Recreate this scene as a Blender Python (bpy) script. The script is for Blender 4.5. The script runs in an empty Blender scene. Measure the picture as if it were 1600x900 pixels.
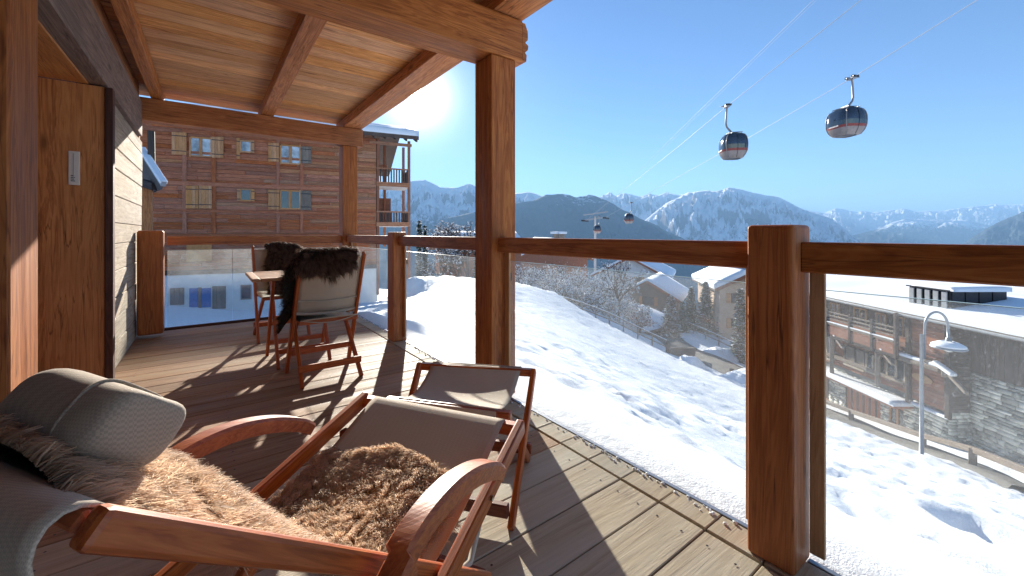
import bpy, bmesh, math, random
import numpy as np
from mathutils import Vector, Matrix, noise as mnoise
random.seed(7); rng = np.random.default_rng(7)
sc = bpy.context.scene; C = sc.collection
# ------------------------------------------------------------------ camera
FPX, HOR, EYE = 635.4, 364.0, 1.1            # focal length in pixels of a 1600 px wide frame, horizon row, eye height
RV = Vector((.8009, -.5988, 0)); FV = Vector((.5988, .8009, 0))
cd = bpy.data.cameras.new('camera'); cam = bpy.data.objects.new('camera', cd); C.objects.link(cam)
cam.location = (0, 0, EYE); cam.rotation_euler = (math.radians(90), 0, -math.atan2(.5988, .8009))
cd.sensor_width = 36; cd.lens = FPX/1600*36; cd.shift_y = -(450-HOR)/1600
cd.clip_start = .02; cd.clip_end = 80000
sc.camera = cam
def D(px, py, d): return RV*((px-800)/FPX*d) + FV*d + Vector((0, 0, EYE+(HOR-py)/FPX*d))
def K(cx, d, z): return RV*cx + FV*d + Vector((0, 0, z))
# ------------------------------------------------------------------ light
sdir = Vector((.4122, .9404, .3368)).normalized()
elev = math.asin(sdir.z); az = math.atan2(sdir.x, sdir.y)
w = bpy.data.worlds.new('World'); sc.world = w; w.use_nodes = True
wn = w.node_tree; wl = wn.links; bg = wn.nodes['Background']
sky = wn.nodes.new('ShaderNodeTexSky'); sky.sky_type = 'NISHITA'; sky.sun_disc = False
sky.sun_elevation = elev; sky.sun_rotation = az; sky.altitude = 1500; sky.air_density = 1.0; sky.dust_density = .0; sky.ozone_density = 4.5
# the sun's own disc and its aureole, as part of the sky around the sun's direction
tc = wn.nodes.new('ShaderNodeTexCoord'); dp = wn.nodes.new('ShaderNodeVectorMath'); dp.operation = 'DOT_PRODUCT'
nm = wn.nodes.new('ShaderNodeVectorMath'); nm.operation = 'NORMALIZE'
wl.new(tc.outputs['Generated'], nm.inputs[0]); wl.new(nm.outputs[0], dp.inputs[0]); dp.inputs[1].default_value = sdir
def wmath(op, a, b):
    m = wn.nodes.new('ShaderNodeMath'); m.operation = op
    for i, v in enumerate((a, b)):
        if isinstance(v, (int, float)): m.inputs[i].default_value = v
        else: wl.new(v, m.inputs[i])
    return m.outputs[0]
mx = wmath('MAXIMUM', dp.outputs['Value'], 0.0)
g1 = wmath('MULTIPLY', wmath('POWER', mx, 20000.0), 4000.0)
g2 = wmath('MULTIPLY', wmath('POWER', mx, 420.0), 10.0)
g3 = wmath('MULTIPLY', wmath('POWER', mx, 45.0), 1.3)
gs = wmath('ADD', wmath('ADD', g1, g2), g3)
comb = wn.nodes.new('ShaderNodeMixRGB'); comb.blend_type = 'ADD'; comb.inputs[0].default_value = 1
gc = wn.nodes.new('ShaderNodeVectorMath'); gc.operation = 'SCALE'; gc.inputs[0].default_value = (1, .97, .9); wl.new(gs, gc.inputs['Scale'])
wl.new(sky.outputs[0], comb.inputs[1]); wl.new(gc.outputs[0], comb.inputs[2])
wl.new(comb.outputs[0], bg.inputs[0]); bg.inputs[1].default_value = .072
sun = bpy.data.lights.new('sun', 'SUN'); sun.energy = 5.0; sun.angle = math.radians(.5); sun.color = (1, .93, .82)
so = bpy.data.objects.new('sun', sun); C.objects.link(so); so.rotation_euler = sdir.to_track_quat('Z', 'Y').to_euler()
sc.view_settings.view_transform = 'Standard'; sc.view_settings.look = 'None'; sc.view_settings.exposure = 1.48; sc.view_settings.gamma = 1
sc.cycles.max_bounces = 8; sc.cycles.transparent_max_bounces = 16; sc.cycles.sample_clamp_indirect = 6
sc.cycles.caustics_reflective = False; sc.cycles.caustics_refractive = False
# ------------------------------------------------------------------ materials
def newmat(name):
    m = bpy.data.materials.new(name); m.use_nodes = True
    return m, m.node_tree.nodes, m.node_tree.links, m.node_tree.nodes['Principled BSDF']
def N(ns, t, **k):
    n = ns.new(t)
    for a, b in k.items(): setattr(n, a, b)
    return n
def ramp(ns, ls, src, stops):
    r = ns.new('ShaderNodeValToRGB'); cr = r.color_ramp
    while len(cr.elements) < len(stops): cr.elements.new(.5)
    for e, (p, c) in zip(cr.elements, stops): e.position = p; e.color = (*c, 1) if len(c) == 3 else c
    ls.new(src, r.inputs[0]); return r.outputs[0]
def noise(ns, ls, vec, scale, detail=4, rough=.55, dist=0):
    n = ns.new('ShaderNodeTexNoise'); n.inputs['Scale'].default_value = scale; n.inputs['Detail'].default_value = detail
    n.inputs['Roughness'].default_value = rough; n.inputs['Distortion'].default_value = dist
    if vec: ls.new(vec, n.inputs['Vector'])
    return n.outputs[0]
def mixc(ns, ls, fac, a, b, blend='MIX'):
    m = ns.new('ShaderNodeMixRGB'); m.blend_type = blend
    for i, v in enumerate((fac, a, b)):
        if isinstance(v, (int, float)): m.inputs[i].default_value = v
        elif isinstance(v, tuple): m.inputs[i].default_value = (*v, 1)
        else: ls.new(v, m.inputs[i])
    return m.outputs[0]
def mat_math(ns, ls, op, a, b=0.0):
    m = ns.new('ShaderNodeMath'); m.operation = op
    for i, v in enumerate((a, b)):
        if isinstance(v, (int, float)): m.inputs[i].default_value = v
        else: ls.new(v, m.inputs[i])
    return m.outputs[0]
def bump(ns, ls, b, src, strength, dist=.01):
    n = ns.new('ShaderNodeBump'); n.inputs['Strength'].default_value = strength; n.inputs['Distance'].default_value = dist
    ls.new(src, n.inputs['Height']); ls.new(n.outputs[0], b.inputs['Normal'])
def wood(name, dark, mid, light, gs=1.0, rough=.6, var=.25, knots=1.0, grey=None, greyamt=0.0, bstr=.25, spec=.3):
    """grain runs along the object's local X"""
    m, ns, ls, b = newmat(name)
    tc = N(ns, 'ShaderNodeTexCoord'); oi = N(ns, 'ShaderNodeObjectInfo')
    off = N(ns, 'ShaderNodeVectorMath', operation='SCALE'); off.inputs[0].default_value = (31, 17, 23); ls.new(oi.outputs['Random'], off.inputs['Scale'])
    ad = N(ns, 'ShaderNodeVectorMath', operation='ADD'); ls.new(tc.outputs['Object'], ad.inputs[0]); ls.new(off.outputs[0], ad.inputs[1])
    m1 = N(ns, 'ShaderNodeMapping'); m1.inputs['Scale'].default_value = (.5*gs, 7*gs, 7*gs); ls.new(ad.outputs[0], m1.inputs[0])
    m2 = N(ns, 'ShaderNodeMapping'); m2.inputs['Scale'].default_value = (1.6*gs, 60*gs, 60*gs); ls.new(ad.outputs[0], m2.inputs[0])
    warp = noise(ns, ls, ad.outputs[0], 2.5*gs, 2)
    n1 = noise(ns, ls, m1.outputs[0], 1.6, 5, .6, .8)
    n2 = noise(ns, ls, m2.outputs[0], 1.0, 3, .6, .3)
    # growth rings as sine of distorted distance
    r1 = mat_math(ns, ls, 'SINE', mat_math(ns, ls, 'MULTIPLY', n1, 60.0))
    r1 = mat_math(ns, ls, 'MULTIPLY_ADD', r1, .5); r1.node.inputs[2].default_value = .5
    g = mat_math(ns, ls, 'ADD', mat_math(ns, ls, 'MULTIPLY', r1, .17), mat_math(ns, ls, 'MULTIPLY', n2, .48))
    g = mat_math(ns, ls, 'ADD', g, mat_math(ns, ls, 'MULTIPLY', n1, .42))
    col = ramp(ns, ls, g, [(.3, dark), (.53, mid), (.78, light)])
    # knots
    m3 = N(ns, 'ShaderNodeMapping'); m3.inputs['Scale'].default_value = (1.1*gs, 3.6*gs, 3.6*gs); ls.new(ad.outputs[0], m3.inputs[0])
    v = N(ns, 'ShaderNodeTexVoronoi'); v.inputs['Scale'].default_value = 1.0; ls.new(m3.outputs[0], v.inputs['Vector'])
    kn = ramp(ns, ls, v.outputs['Distance'], [(.03, (1, 1, 1)), (.1, (0, 0, 0))])
    col = mixc(ns, ls, mat_math(ns, ls, 'MULTIPLY', kn, .75*knots), col, tuple(c*.45 for c in dark))
    m4 = N(ns, 'ShaderNodeMapping'); m4.inputs['Scale'].default_value = (.7*gs, 13*gs, 13*gs); ls.new(ad.outputs[0], m4.inputs[0])
    ck_ = ramp(ns, ls, noise(ns, ls, m4.outputs[0], 1.7, 3, .5, .2), [(.485, (0, 0, 0)), (.5, (1, 1, 1)), (.515, (0, 0, 0))])
    ck_ = mat_math(ns, ls, 'MULTIPLY', ck_, ramp(ns, ls, warp, [(.45, (0, 0, 0)), (.6, (1, 1, 1))]))
    col = mixc(ns, ls, mat_math(ns, ls, 'MULTIPLY', ck_, .9*min(1, knots+.2)), col, tuple(c*.35 for c in dark))
    # blotches of wear
    bl = ramp(ns, ls, noise(ns, ls, ad.outputs[0], 3*gs, 5, .65), [(.4, (0, 0, 0)), (.68, (1, 1, 1))])
    col = mixc(ns, ls, mat_math(ns, ls, 'MULTIPLY', bl, .45), col, tuple(c*.7 for c in mid))
    if grey:
        gm = ramp(ns, ls, noise(ns, ls, m1.outputs[0], .9, 4, .6), [(.62-greyamt*.5, (0, 0, 0)), (.8-greyamt*.4, (1, 1, 1))])
        col = mixc(ns, ls, gm, col, grey)
        col = mixc(ns, ls, .25, col, mixc(ns, ls, n2, tuple(c*.4 for c in grey), tuple(min(1, c*1.5) for c in grey)))
    hv = N(ns, 'ShaderNodeHueSaturation'); ls.new(col, hv.inputs['Color'])
    vv = N(ns, 'ShaderNodeMapRange'); ls.new(oi.outputs['Random'], vv.inputs[0]); vv.inputs[3].default_value = 1-var; vv.inputs[4].default_value = 1+var; ls.new(vv.outputs[0], hv.inputs['Value'])
    fr = mat_math(ns, ls, 'FRACT', mat_math(ns, ls, 'MULTIPLY', oi.outputs['Random'], 7.31))
    sv = N(ns, 'ShaderNodeMapRange'); ls.new(fr, sv.inputs[0]); sv.inputs[3].default_value = 1-var*.7; sv.inputs[4].default_value = 1+var*.4; ls.new(sv.outputs[0], hv.inputs['Saturation'])
    ls.new(hv.outputs[0], b.inputs['Base Color'])
    rr = ramp(ns, ls, n1, [(.3, (rough-.12,)*3), (.7, (min(1, rough+.15),)*3)]); ls.new(rr, b.inputs['Roughness'])
    b.inputs['Specular IOR Level'].default_value = spec
    bump(ns, ls, b, mat_math(ns, ls, 'SUBTRACT', g, mat_math(ns, ls, 'MULTIPLY', kn, .5)), bstr, .004)
    return m
M = {}
M['timber'] = wood('timber', (.15, .042, .011), (.41, .142, .035), (.6, .26, .08), rough=.62, var=.12)
M['post'] = wood('post', (.12, .032, .01), (.36, .118, .033), (.53, .22, .07), rough=.5, var=.1, knots=.6)
M['post_red'] = wood('post_red', (.18, .045, .011), (.39, .12, .03), (.5, .19, .055), gs=1.0, rough=.5, var=.06, knots=.9)
M['ceiling'] = wood('ceiling', (.3, .11, .03), (.63, .3, .11), (.82, .49, .22), rough=.7, var=.18, knots=.9)
M['panel'] = wood('panel', (.28, .09, .025), (.62, .25, .07), (.74, .36, .12), gs=1.0, rough=.55, var=.05, knots=1.0)
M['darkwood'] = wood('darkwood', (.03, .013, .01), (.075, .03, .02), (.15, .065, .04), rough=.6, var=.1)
M['lintel'] = wood('lintel', (.1, .07, .06), (.22, .16, .13), (.35, .26, .21), rough=.8, var=.1)
M['wallplank'] = wood('wallplank', (.22, .17, .12), (.42, .34, .25), (.58, .5, .39), rough=.85, var=.12)
M['deck'] = wood('deck', (.14, .058, .024), (.33, .165, .078), (.48, .29, .155), gs=.9, rough=.62, var=.22, knots=.5, grey=(.37, .25, .15), greyamt=.25, bstr=.5)
M['deck_pale'] = wood('deck_pale', (.27, .19, .115), (.44, .34, .22), (.55, .45, .31), gs=.9, rough=.7, var=.12, knots=.4, grey=(.48, .42, .32), greyamt=.45, bstr=.5)
M['teak'] = wood('teak', (.17, .03, .007), (.4, .088, .018), (.54, .165, .038), gs=1.8, rough=.42, var=.08, knots=.0, spec=.45, bstr=.12)
M['teak_dark'] = wood('teak_dark', (.1, .022, .01), (.21, .05, .02), (.3, .09, .035), gs=1.8, rough=.5, var=.1, knots=.0)
M['tabletop'] = wood('tabletop', (.34, .17, .08), (.5, .29, .15), (.6, .38, .22), gs=1.8, rough=.5, var=.08, knots=.0)
M['facade'] = wood('facade', (.14, .034, .013), (.4, .122, .052), (.58, .24, .12), gs=.8, rough=.8, var=.2)
M['facade_grey'] = wood('facade_grey', (.16, .06, .028), (.4, .175, .09), (.56, .31, .18), gs=.8, rough=.85, var=.2)
M['shutter'] = wood('shutter', (.34, .13, .05), (.54, .25, .1), (.64, .35, .16), gs=1, rough=.7, var=.15)
M['greyshutter'] = wood('greyshutter', (.12, .09, .07), (.24, .19, .15), (.34, .28, .23), gs=1, rough=.8, var=.15)
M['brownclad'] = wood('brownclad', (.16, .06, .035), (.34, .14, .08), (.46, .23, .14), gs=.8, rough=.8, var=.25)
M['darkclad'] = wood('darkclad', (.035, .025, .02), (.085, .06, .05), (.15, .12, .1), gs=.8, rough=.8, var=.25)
def plain(name, col, rough=.5, metal=0, var=.0, nscale=8, spec=.5, emit=None):
    m, ns, ls, b = newmat(name)
    b.inputs['Roughness'].default_value = rough; b.inputs['Metallic'].default_value = metal; b.inputs['Specular IOR Level'].default_value = spec
    tc = N(ns, 'ShaderNodeTexCoord'); n = noise(ns, ls, tc.outputs['Object'], nscale, 5, .6)
    ls.new(ramp(ns, ls, n, [(.3, tuple(c*(1-var) for c in col)), (.7, tuple(min(1, c*(1+var)) for c in col))]), b.inputs['Base Color'])
    return m
M['white_plaster'] = plain('white_plaster', (.74, .73, .7), .9, var=.06, nscale=2)
M['metal'] = plain('metal', (.45, .46, .48), .35, 1, .15)
M['galv'] = plain('galv', (.27, .29, .32), .45, .7, .15)
M['dark_metal'] = plain('dark_metal', (.04, .04, .045), .45, .6, .2)
M['brass'] = plain('brass', (.5, .42, .3), .3, 1, .15)
M['black'] = plain('black', (.015, .015, .018), .5)
M['white_plastic'] = plain('white_plastic', (.75, .73, .68), .4)
M['blue_curtain'] = plain('blue_curtain', (.06, .17, .42), .8, var=.25, nscale=5)
M['red_paint'] = plain('red_paint', (.22, .035, .03), .35, var=.1)
M['silver_paint'] = plain('silver_paint', (.24, .215, .21), .35, .2, .15)
M['dark_gloss'] = plain('dark_gloss', (.02, .028, .045), .08, .0, .3, 3, spec=1.0)
M['window_dark'] = plain('window_dark', (.03, .035, .045), .06, 0, .3, 3, spec=1.0)
M['window_sky'] = plain('window_sky', (.34, .33, .32), .12, .4, .8, 1.3)
M['asphalt'] = plain('asphalt', (.16, .15, .135), .8, var=.3, nscale=1.2)
M['zinc'] = plain('zinc', (.32, .33, .34), .5, .4, .15, 3)
M['tanwall'] = plain('tanwall', (.5, .36, .27), .9, var=.12, nscale=2)
M['cablesteel'] = plain('cablesteel', (.36, .39, .44), .5, .0, .1)
M['bark'] = plain('bark', (.07, .05, .04), .9, var=.3)
# glass panel: clear, slightly green, dusty
def glass_mat():
    m, ns, ls, b = newmat('glass_pane'); out = ns['Material Output']
    tr = N(ns, 'ShaderNodeBsdfTransparent'); tr.inputs[0].default_value = (.97, .988, .984, 1)
    gl = N(ns, 'ShaderNodeBsdfGlossy'); gl.inputs['Roughness'].default_value = .02
    g = N(ns, 'ShaderNodeNewGeometry'); dt = N(ns, 'ShaderNodeVectorMath', operation='DOT_PRODUCT'); ls.new(g.outputs['Normal'], dt.inputs[0]); ls.new(g.outputs['Incoming'], dt.inputs[1])
    om = mat_math(ns, ls, 'SUBTRACT', 1.0, mat_math(ns, ls, 'ABSOLUTE', dt.outputs['Value'])); fr_ = mat_math(ns, ls, 'ADD', mat_math(ns, ls, 'MULTIPLY', mat_math(ns, ls, 'POWER', om, 5.0), .45), .018)
    mx = N(ns, 'ShaderNodeMixShader'); ls.new(fr_, mx.inputs[0]); ls.new(tr.outputs[0], mx.inputs[1]); ls.new(gl.outputs[0], mx.inputs[2])
    df = N(ns, 'ShaderNodeBsdfDiffuse'); df.inputs[0].default_value = (.8, .82, .82, 1)
    tl = N(ns, 'ShaderNodeBsdfTranslucent'); tl.inputs[0].default_value = (.85, .87, .87, 1)
    md = N(ns, 'ShaderNodeMixShader'); md.inputs[0].default_value = .6; ls.new(df.outputs[0], md.inputs[1]); ls.new(tl.outputs[0], md.inputs[2])
    a = noise(ns, ls, g.outputs['Position'], 160, 2, .7); c = noise(ns, ls, g.outputs['Position'], 2.2, 5, .65)
    sp = ramp(ns, ls, a, [(.6, (0, 0, 0)), (.74, (1, 1, 1))]); st = ramp(ns, ls, c, [(.32, (.03, .03, .03)), (.72, (.11, .11, .11))])
    fac = mat_math(ns, ls, 'ADD', mat_math(ns, ls, 'MULTIPLY', sp, .22), st)
    m2 = N(ns, 'ShaderNodeMixShader'); ls.new(fac, m2.inputs[0]); ls.new(mx.outputs[0], m2.inputs[1]); ls.new(md.outputs[0], m2.inputs[2])
    ls.new(m2.outputs[0], out.inputs[0]); return m
M['glass'] = glass_mat()
M['glass_edge'] = plain('glass_edge', (.6, .8, .76), .2, 0, .1)
def snow_mat(name, col=(.86, .88, .91), bs=.35, scale=9):
    m, ns, ls, b = newmat(name)
    g = N(ns, 'ShaderNodeNewGeometry')
    n1 = noise(ns, ls, g.outputs['Position'], scale, 6, .6); n2 = noise(ns, ls, g.outputs['Position'], scale*12, 3, .6)
    b.inputs['Base Color'].default_value = (*col, 1); b.inputs['Roughness'].default_value = .65; b.inputs['Specular IOR Level'].default_value = .2
    bump(ns, ls, b, mat_math(ns, ls, 'ADD', n1, mat_math(ns, ls, 'MULTIPLY', n2, .3)), bs, .05)
    return m
M['snow'] = snow_mat('snow'); M['roofsnow'] = snow_mat('roofsnow', bs=.2, scale=3)
def fabric(name, c, scale=420):
    m, ns, ls, b = newmat(name)
    tc = N(ns, 'ShaderNodeTexCoord')
    ck = N(ns, 'ShaderNodeTexChecker'); ck.inputs['Scale'].default_value = scale; ls.new(tc.outputs['Object'], ck.inputs['Vector'])
    n = noise(ns, ls, tc.outputs['Object'], 6, 4)
    lo = tuple(x*.8 for x in c); hi = tuple(x*1.14 for x in c)
    col = mixc(ns, ls, ck.outputs['Fac'], lo, hi)
    col = mixc(ns, ls, .3, col, ramp(ns, ls, n, [(.3, lo), (.7, hi)]))
    ls.new(col, b.inputs['Base Color']); b.inputs['Roughness'].default_value = .75; b.inputs['Specular IOR Level'].default_value = .25
    b.inputs['Sheen Weight'].default_value = .15
    bump(ns, ls, b, ck.outputs['Fac'], .5, .001)
    return m
M['sling'] = fabric('sling_fabric', (.52, .44, .34)); M['cushion'] = fabric('cushion_fabric', (.33, .265, .195), 330)
M['hem'] = plain('hem_fabric', (.45, .41, .33), .8, var=.1)
def fur_mat(name, root, mid, tip):
    m, ns, ls, b = newmat(name)
    a = N(ns, 'ShaderNodeAttribute'); a.attribute_name = 'tt'
    rn = N(ns, 'ShaderNodeAttribute'); rn.attribute_name = 'rr'
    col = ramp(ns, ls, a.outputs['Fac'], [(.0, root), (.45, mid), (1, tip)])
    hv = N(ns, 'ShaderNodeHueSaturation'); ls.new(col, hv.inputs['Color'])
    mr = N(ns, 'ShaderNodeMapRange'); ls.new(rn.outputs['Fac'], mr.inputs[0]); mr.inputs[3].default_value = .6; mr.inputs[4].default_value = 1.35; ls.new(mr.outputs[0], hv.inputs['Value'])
    ls.new(hv.outputs[0], b.inputs['Base Color']); b.inputs['Roughness'].default_value = .55; b.inputs['Specular IOR Level'].default_value = .3
    out = ns['Material Output']; tl = N(ns, 'ShaderNodeBsdfTranslucent'); ls.new(hv.outputs[0], tl.inputs[0])
    mx = N(ns, 'ShaderNodeMixShader'); mx.inputs[0].default_value = .55; ls.new(b.outputs[0], mx.inputs[1]); ls.new(tl.outputs[0], mx.inputs[2]); ls.new(mx.outputs[0], out.inputs[0])
    return m
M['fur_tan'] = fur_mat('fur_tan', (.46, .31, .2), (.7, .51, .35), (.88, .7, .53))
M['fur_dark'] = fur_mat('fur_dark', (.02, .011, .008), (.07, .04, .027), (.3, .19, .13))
M['hide'] = plain('hide', (.3, .19, .12), .9); M['hide_dark'] = plain('hide_dark', (.03, .02, .015), .9)
def stone_mat(name, cols):
    m, ns, ls, b = newmat(name)
    a = N(ns, 'ShaderNodeAttribute'); a.attribute_name = 'rr'; tc = N(ns, 'ShaderNodeTexCoord')
    n = noise(ns, ls, tc.outputs['Object'], 9, 5, .65)
    s = mat_math(ns, ls, 'ADD', mat_math(ns, ls, 'MULTIPLY', a.outputs['Fac'], .7), mat_math(ns, ls, 'MULTIPLY', n, .4))
    ls.new(ramp(ns, ls, s, cols), b.inputs['Base Color']); b.inputs['Roughness'].default_value = .85
    bump(ns, ls, b, n, .6, .03); return m
M['stone'] = stone_mat('stone', [(.15, (.2, .2, .18)), (.5, (.45, .46, .42)), (.9, (.8, .79, .7))])
M['mortar'] = plain('mortar', (.2, .2, .19), .95, var=.2)
# ------------------------------------------------------------------ mesh helpers
def put(o, parent):
    if parent is not None:
        o.parent = parent; o.matrix_parent_inverse = (Matrix.Translation(parent['_p']) if '_p' in parent else Matrix.Identity(4)).inverted()
def link(name, me, mat, parent=None, mw=None, smooth=False):
    if mat is not None: me.materials.append(M[mat] if isinstance(mat, str) else mat)
    o = bpy.data.objects.new(name, me); C.objects.link(o)
    if smooth: me.polygons.foreach_set('use_smooth', [True]*len(me.polygons))
    if mw is not None: o.matrix_world = mw
    if parent is not None:
        rp = parent
        inv = Matrix.Identity(4)
        pm = PM.get(parent.name)
        if pm is not None: inv = pm.inverted()
        o.parent = parent; o.matrix_parent_inverse = inv
        if mw is not None: o.matrix_basis = mw
    PM[o.name] = mw.copy() if mw is not None else Matrix.Identity(4)
    return o
PM = {}
def thing(name, label, cat, loc=(0, 0, 0), group=None, kind=None, rz=0):
    o = bpy.data.objects.new(name, None); C.objects.link(o); mw = Matrix.Translation(Vector(loc)) @ Matrix.Rotation(rz, 4, 'Z')
    o.matrix_world = mw; PM[o.name] = mw; o.empty_display_size = .2
    return tag(o, label, cat, group, kind)
def tag(o, label=None, cat=None, group=None, kind=None):
    if label: o['label'] = label
    if cat: o['category'] = cat
    if group: o['group'] = group
    if kind: o['kind'] = kind
    return o
def frame(p0, p1, up=(0, 0, 1)):
    x = (Vector(p1)-Vector(p0)); L = x.length; x.normalize(); u = Vector(up)
    if abs(x.dot(u)) > .98: u = Vector((1, 0, 0)) if abs(x.x) < .9 else Vector((0, 1, 0))
    y = u.cross(x).normalized(); z = x.cross(y)
    return Matrix(((x.x, y.x, z.x, p0[0]), (x.y, y.y, z.y, p0[1]), (x.z, y.z, z.z, p0[2]), (0, 0, 0, 1))), L
def boxmesh(name, x0, x1, y0, y1, z0, z1, bev=0, seg=1, jit=0):
    bm = bmesh.new(); vs = [bm.verts.new((x, y, z)) for x in (x0, x1) for y in (y0, y1) for z in (z0, z1)]
    for f in ((0, 1, 3, 2), (4, 6, 7, 5), (0, 4, 5, 1), (2, 3, 7, 6), (0, 2, 6, 4), (1, 5, 7, 3)): bm.faces.new([vs[i] for i in f])
    if jit:
        for v in bm.verts: v.co += Vector((0, random.uniform(-jit, jit), random.uniform(-jit, jit)))
    if bev: bmesh.ops.bevel(bm, geom=bm.edges[:], offset=bev, segments=seg, affect='EDGES', profile=.5)
    me = bpy.data.meshes.new(name); bm.to_mesh(me); bm.free(); return me
def beam(name, p0, p1, w, h, mat, parent=None, up=(0, 0, 1), bev=.004, seg=1, jit=0, ext=0, taper=1.0):
    """w across (local y), h along up (local z); centre line p0-p1"""
    mw, L = frame(p0, p1, up); me = boxmesh(name, -ext, L+ext, -w/2, w/2, -h/2, h/2, bev, seg, jit)
    if taper != 1:
        for v in me.vertices:
            if v.co.x > L/2: v.co.y *= taper; v.co.z *= taper
    return link(name, me, mat, parent, mw)
def bar(name, a, b, mat, parent=None, bev=.004, axis='x', **k):
    """axis-aligned box between corners a and b with the grain along axis"""
    a = Vector(a); b = Vector(b); c = (a+b)/2; s = b-a
    if axis == 'x': return beam(name, (a.x, c.y, c.z), (b.x, c.y, c.z), abs(s.y), abs(s.z), mat, parent, bev=bev, **k)
    if axis == 'y': return beam(name, (c.x, a.y, c.z), (c.x, b.y, c.z), abs(s.x), abs(s.z), mat, parent, bev=bev, **k)
    return beam(name, (c.x, c.y, a.z), (c.x, c.y, b.z), abs(s.y), abs(s.x), mat, parent, up=(1, 0, 0), bev=bev, **k)
def fast(name, V, F, mat, parent=None, smooth=False, attrs=None, mw=None):
    me = bpy.data.meshes.new(name); V = np.asarray(V, dtype=np.float32); F = np.asarray(F, dtype=np.int32); k = F.shape[1]
    me.vertices.add(len(V)); me.vertices.foreach_set('co', V.ravel())
    me.loops.add(F.size); me.loops.foreach_set('vertex_index', F.ravel())
    me.polygons.add(len(F)); me.polygons.foreach_set('loop_start', np.arange(0, F.size, k, dtype=np.int32))
    try: me.polygons.foreach_set('loop_total', np.full(len(F), k, dtype=np.int32))
    except Exception: pass
    if attrs:
        for n, a in attrs.items():
            at = me.attributes.new(n, 'FLOAT', 'POINT'); at.data.foreach_set('value', np.asarray(a, dtype=np.float32))
    me.update(calc_edges=True); me.validate()
    return link(name, me, mat, parent, mw, smooth)
def grid_faces(nu, nv, wrap=False):
    f = []
    i = np.arange(nu-1)[:, None]; j = np.arange(nv if wrap else nv-1)[None, :]; j2 = (j+1) % nv
    return np.stack([i*nv+j, (i+1)*nv+j, (i+1)*nv+j2, i*nv+j2], -1).reshape(-1, 4)
def tube(name, pts, r, mat, parent=None, n=10, smooth=True, rs=None, caps=True):
    pts = [Vector(p) for p in pts]; V = []; up = Vector((0, 0, 1)); prev = None
    for i, p in enumerate(pts):
        t = (pts[min(i+1, len(pts)-1)]-pts[max(i-1, 0)]).normalized()
        if prev is None: a = t.cross(up if abs(t.z) < .95 else Vector((1, 0, 0))).normalized()
        else: a = (prev - t*prev.dot(t)).normalized()
        prev = a; b = t.cross(a); rr = rs[i] if rs else r
        for k in range(n): V.append(p + (a*math.cos(2*math.pi*k/n)+b*math.sin(2*math.pi*k/n))*rr)
    F = [tuple(x) for x in grid_faces(len(pts), n, True)]
    if caps: F = [list(f) for f in F] + [list(range(n))[::-1], [len(V)-n+k for k in range(n)]]
    me = bpy.data.meshes.new(name); me.from_pydata([tuple(v) for v in V], [], F)
    return link(name, me, mat, parent, None, smooth)
def lathe(name, prof, loc, mat, parent=None, n=16, axis=None):
    V = []; 
    for r, z in prof:
        for k in range(n): V.append((loc[0]+r*math.cos(2*math.pi*k/n), loc[1]+r*math.sin(2*math.pi*k/n), loc[2]+z))
    F = [list(map(int, f)) for f in grid_faces(len(prof), n, True)] + [list(range(n))[::-1], [len(V)-n+k for k in range(n)]]
    me = bpy.data.meshes.new(name); me.from_pydata(V, [], F)
    return link(name, me, mat, parent, None, True)
def quadslab(name, c4, thick, mat, parent=None, down=True):
    """slab from four top corners, extruded down by thick"""
    c4 = [Vector(c) for c in c4]; lo = [c - Vector((0, 0, thick)) for c in c4]; V = c4+lo
    F = [(0, 1, 2, 3), (7, 6, 5, 4), (0, 4, 5, 1), (1, 5, 6, 2), (2, 6, 7, 3), (3, 7, 4, 0)]
    me = bpy.data.meshes.new(name); me.from_pydata([tuple(v) for v in V], [], F)
    return link(name, me, mat, parent)
def snowslab(name, c4, thick, mat, parent=None, amp=.06, n=(24, 12), over=.12, sc_=.7):
    """lumpy snow layer with rounded rim on a sloping quad c4 (0-1 along, 1-2 across)"""
    a, b, c, d = [Vector(x) for x in c4]; nu, nv = n; V = []
    nrm = (b-a).cross(d-a).normalized()
    if nrm.z < 0: nrm = -nrm
    for i in range(nu):
        for j in range(nv):
            u = (i-1)/(nu-3); v = (j-1)/(nv-3); uu = min(max(u, 0), 1); vv = min(max(v, 0), 1)
            p = (a*(1-uu)+b*uu)*(1-vv)+(d*(1-uu)+c*uu)*vv
            if i in (0, nu-1) or j in (0, nv-1): p = p - Vector((0, 0, .02)); h = 0
            else:
                e = min(uu, 1-uu)*(b-a).length; e2 = min(vv, 1-vv)*(d-a).length; k = min(1, min(e, e2)/(thick*1.2)+.55)
                h = thick*math.sqrt(max(0, 1-(1-k)**2)) + amp*mnoise.noise(p*sc_)
            V.append(tuple(p+Vector((0, 0, h)) if h else p))
    F = [tuple(map(int, f)) for f in grid_faces(nu, nv)]
    me = bpy.data.meshes.new(name); me.from_pydata(V, [], F)
    o = link(name, me, mat, parent, None, True); return o
def copy_tree(o, parent=None, name=None):
    c = o.copy(); C.objects.link(c); PM[c.name] = PM.get(o.name, Matrix.Identity(4))
    if parent is not None: c.parent = parent
    for ch in [x for x in C.objects if x.parent == o]: copy_tree(ch, c)
    return c
def place(o, mw): o.matrix_world = mw; o.matrix_basis = mw
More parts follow.
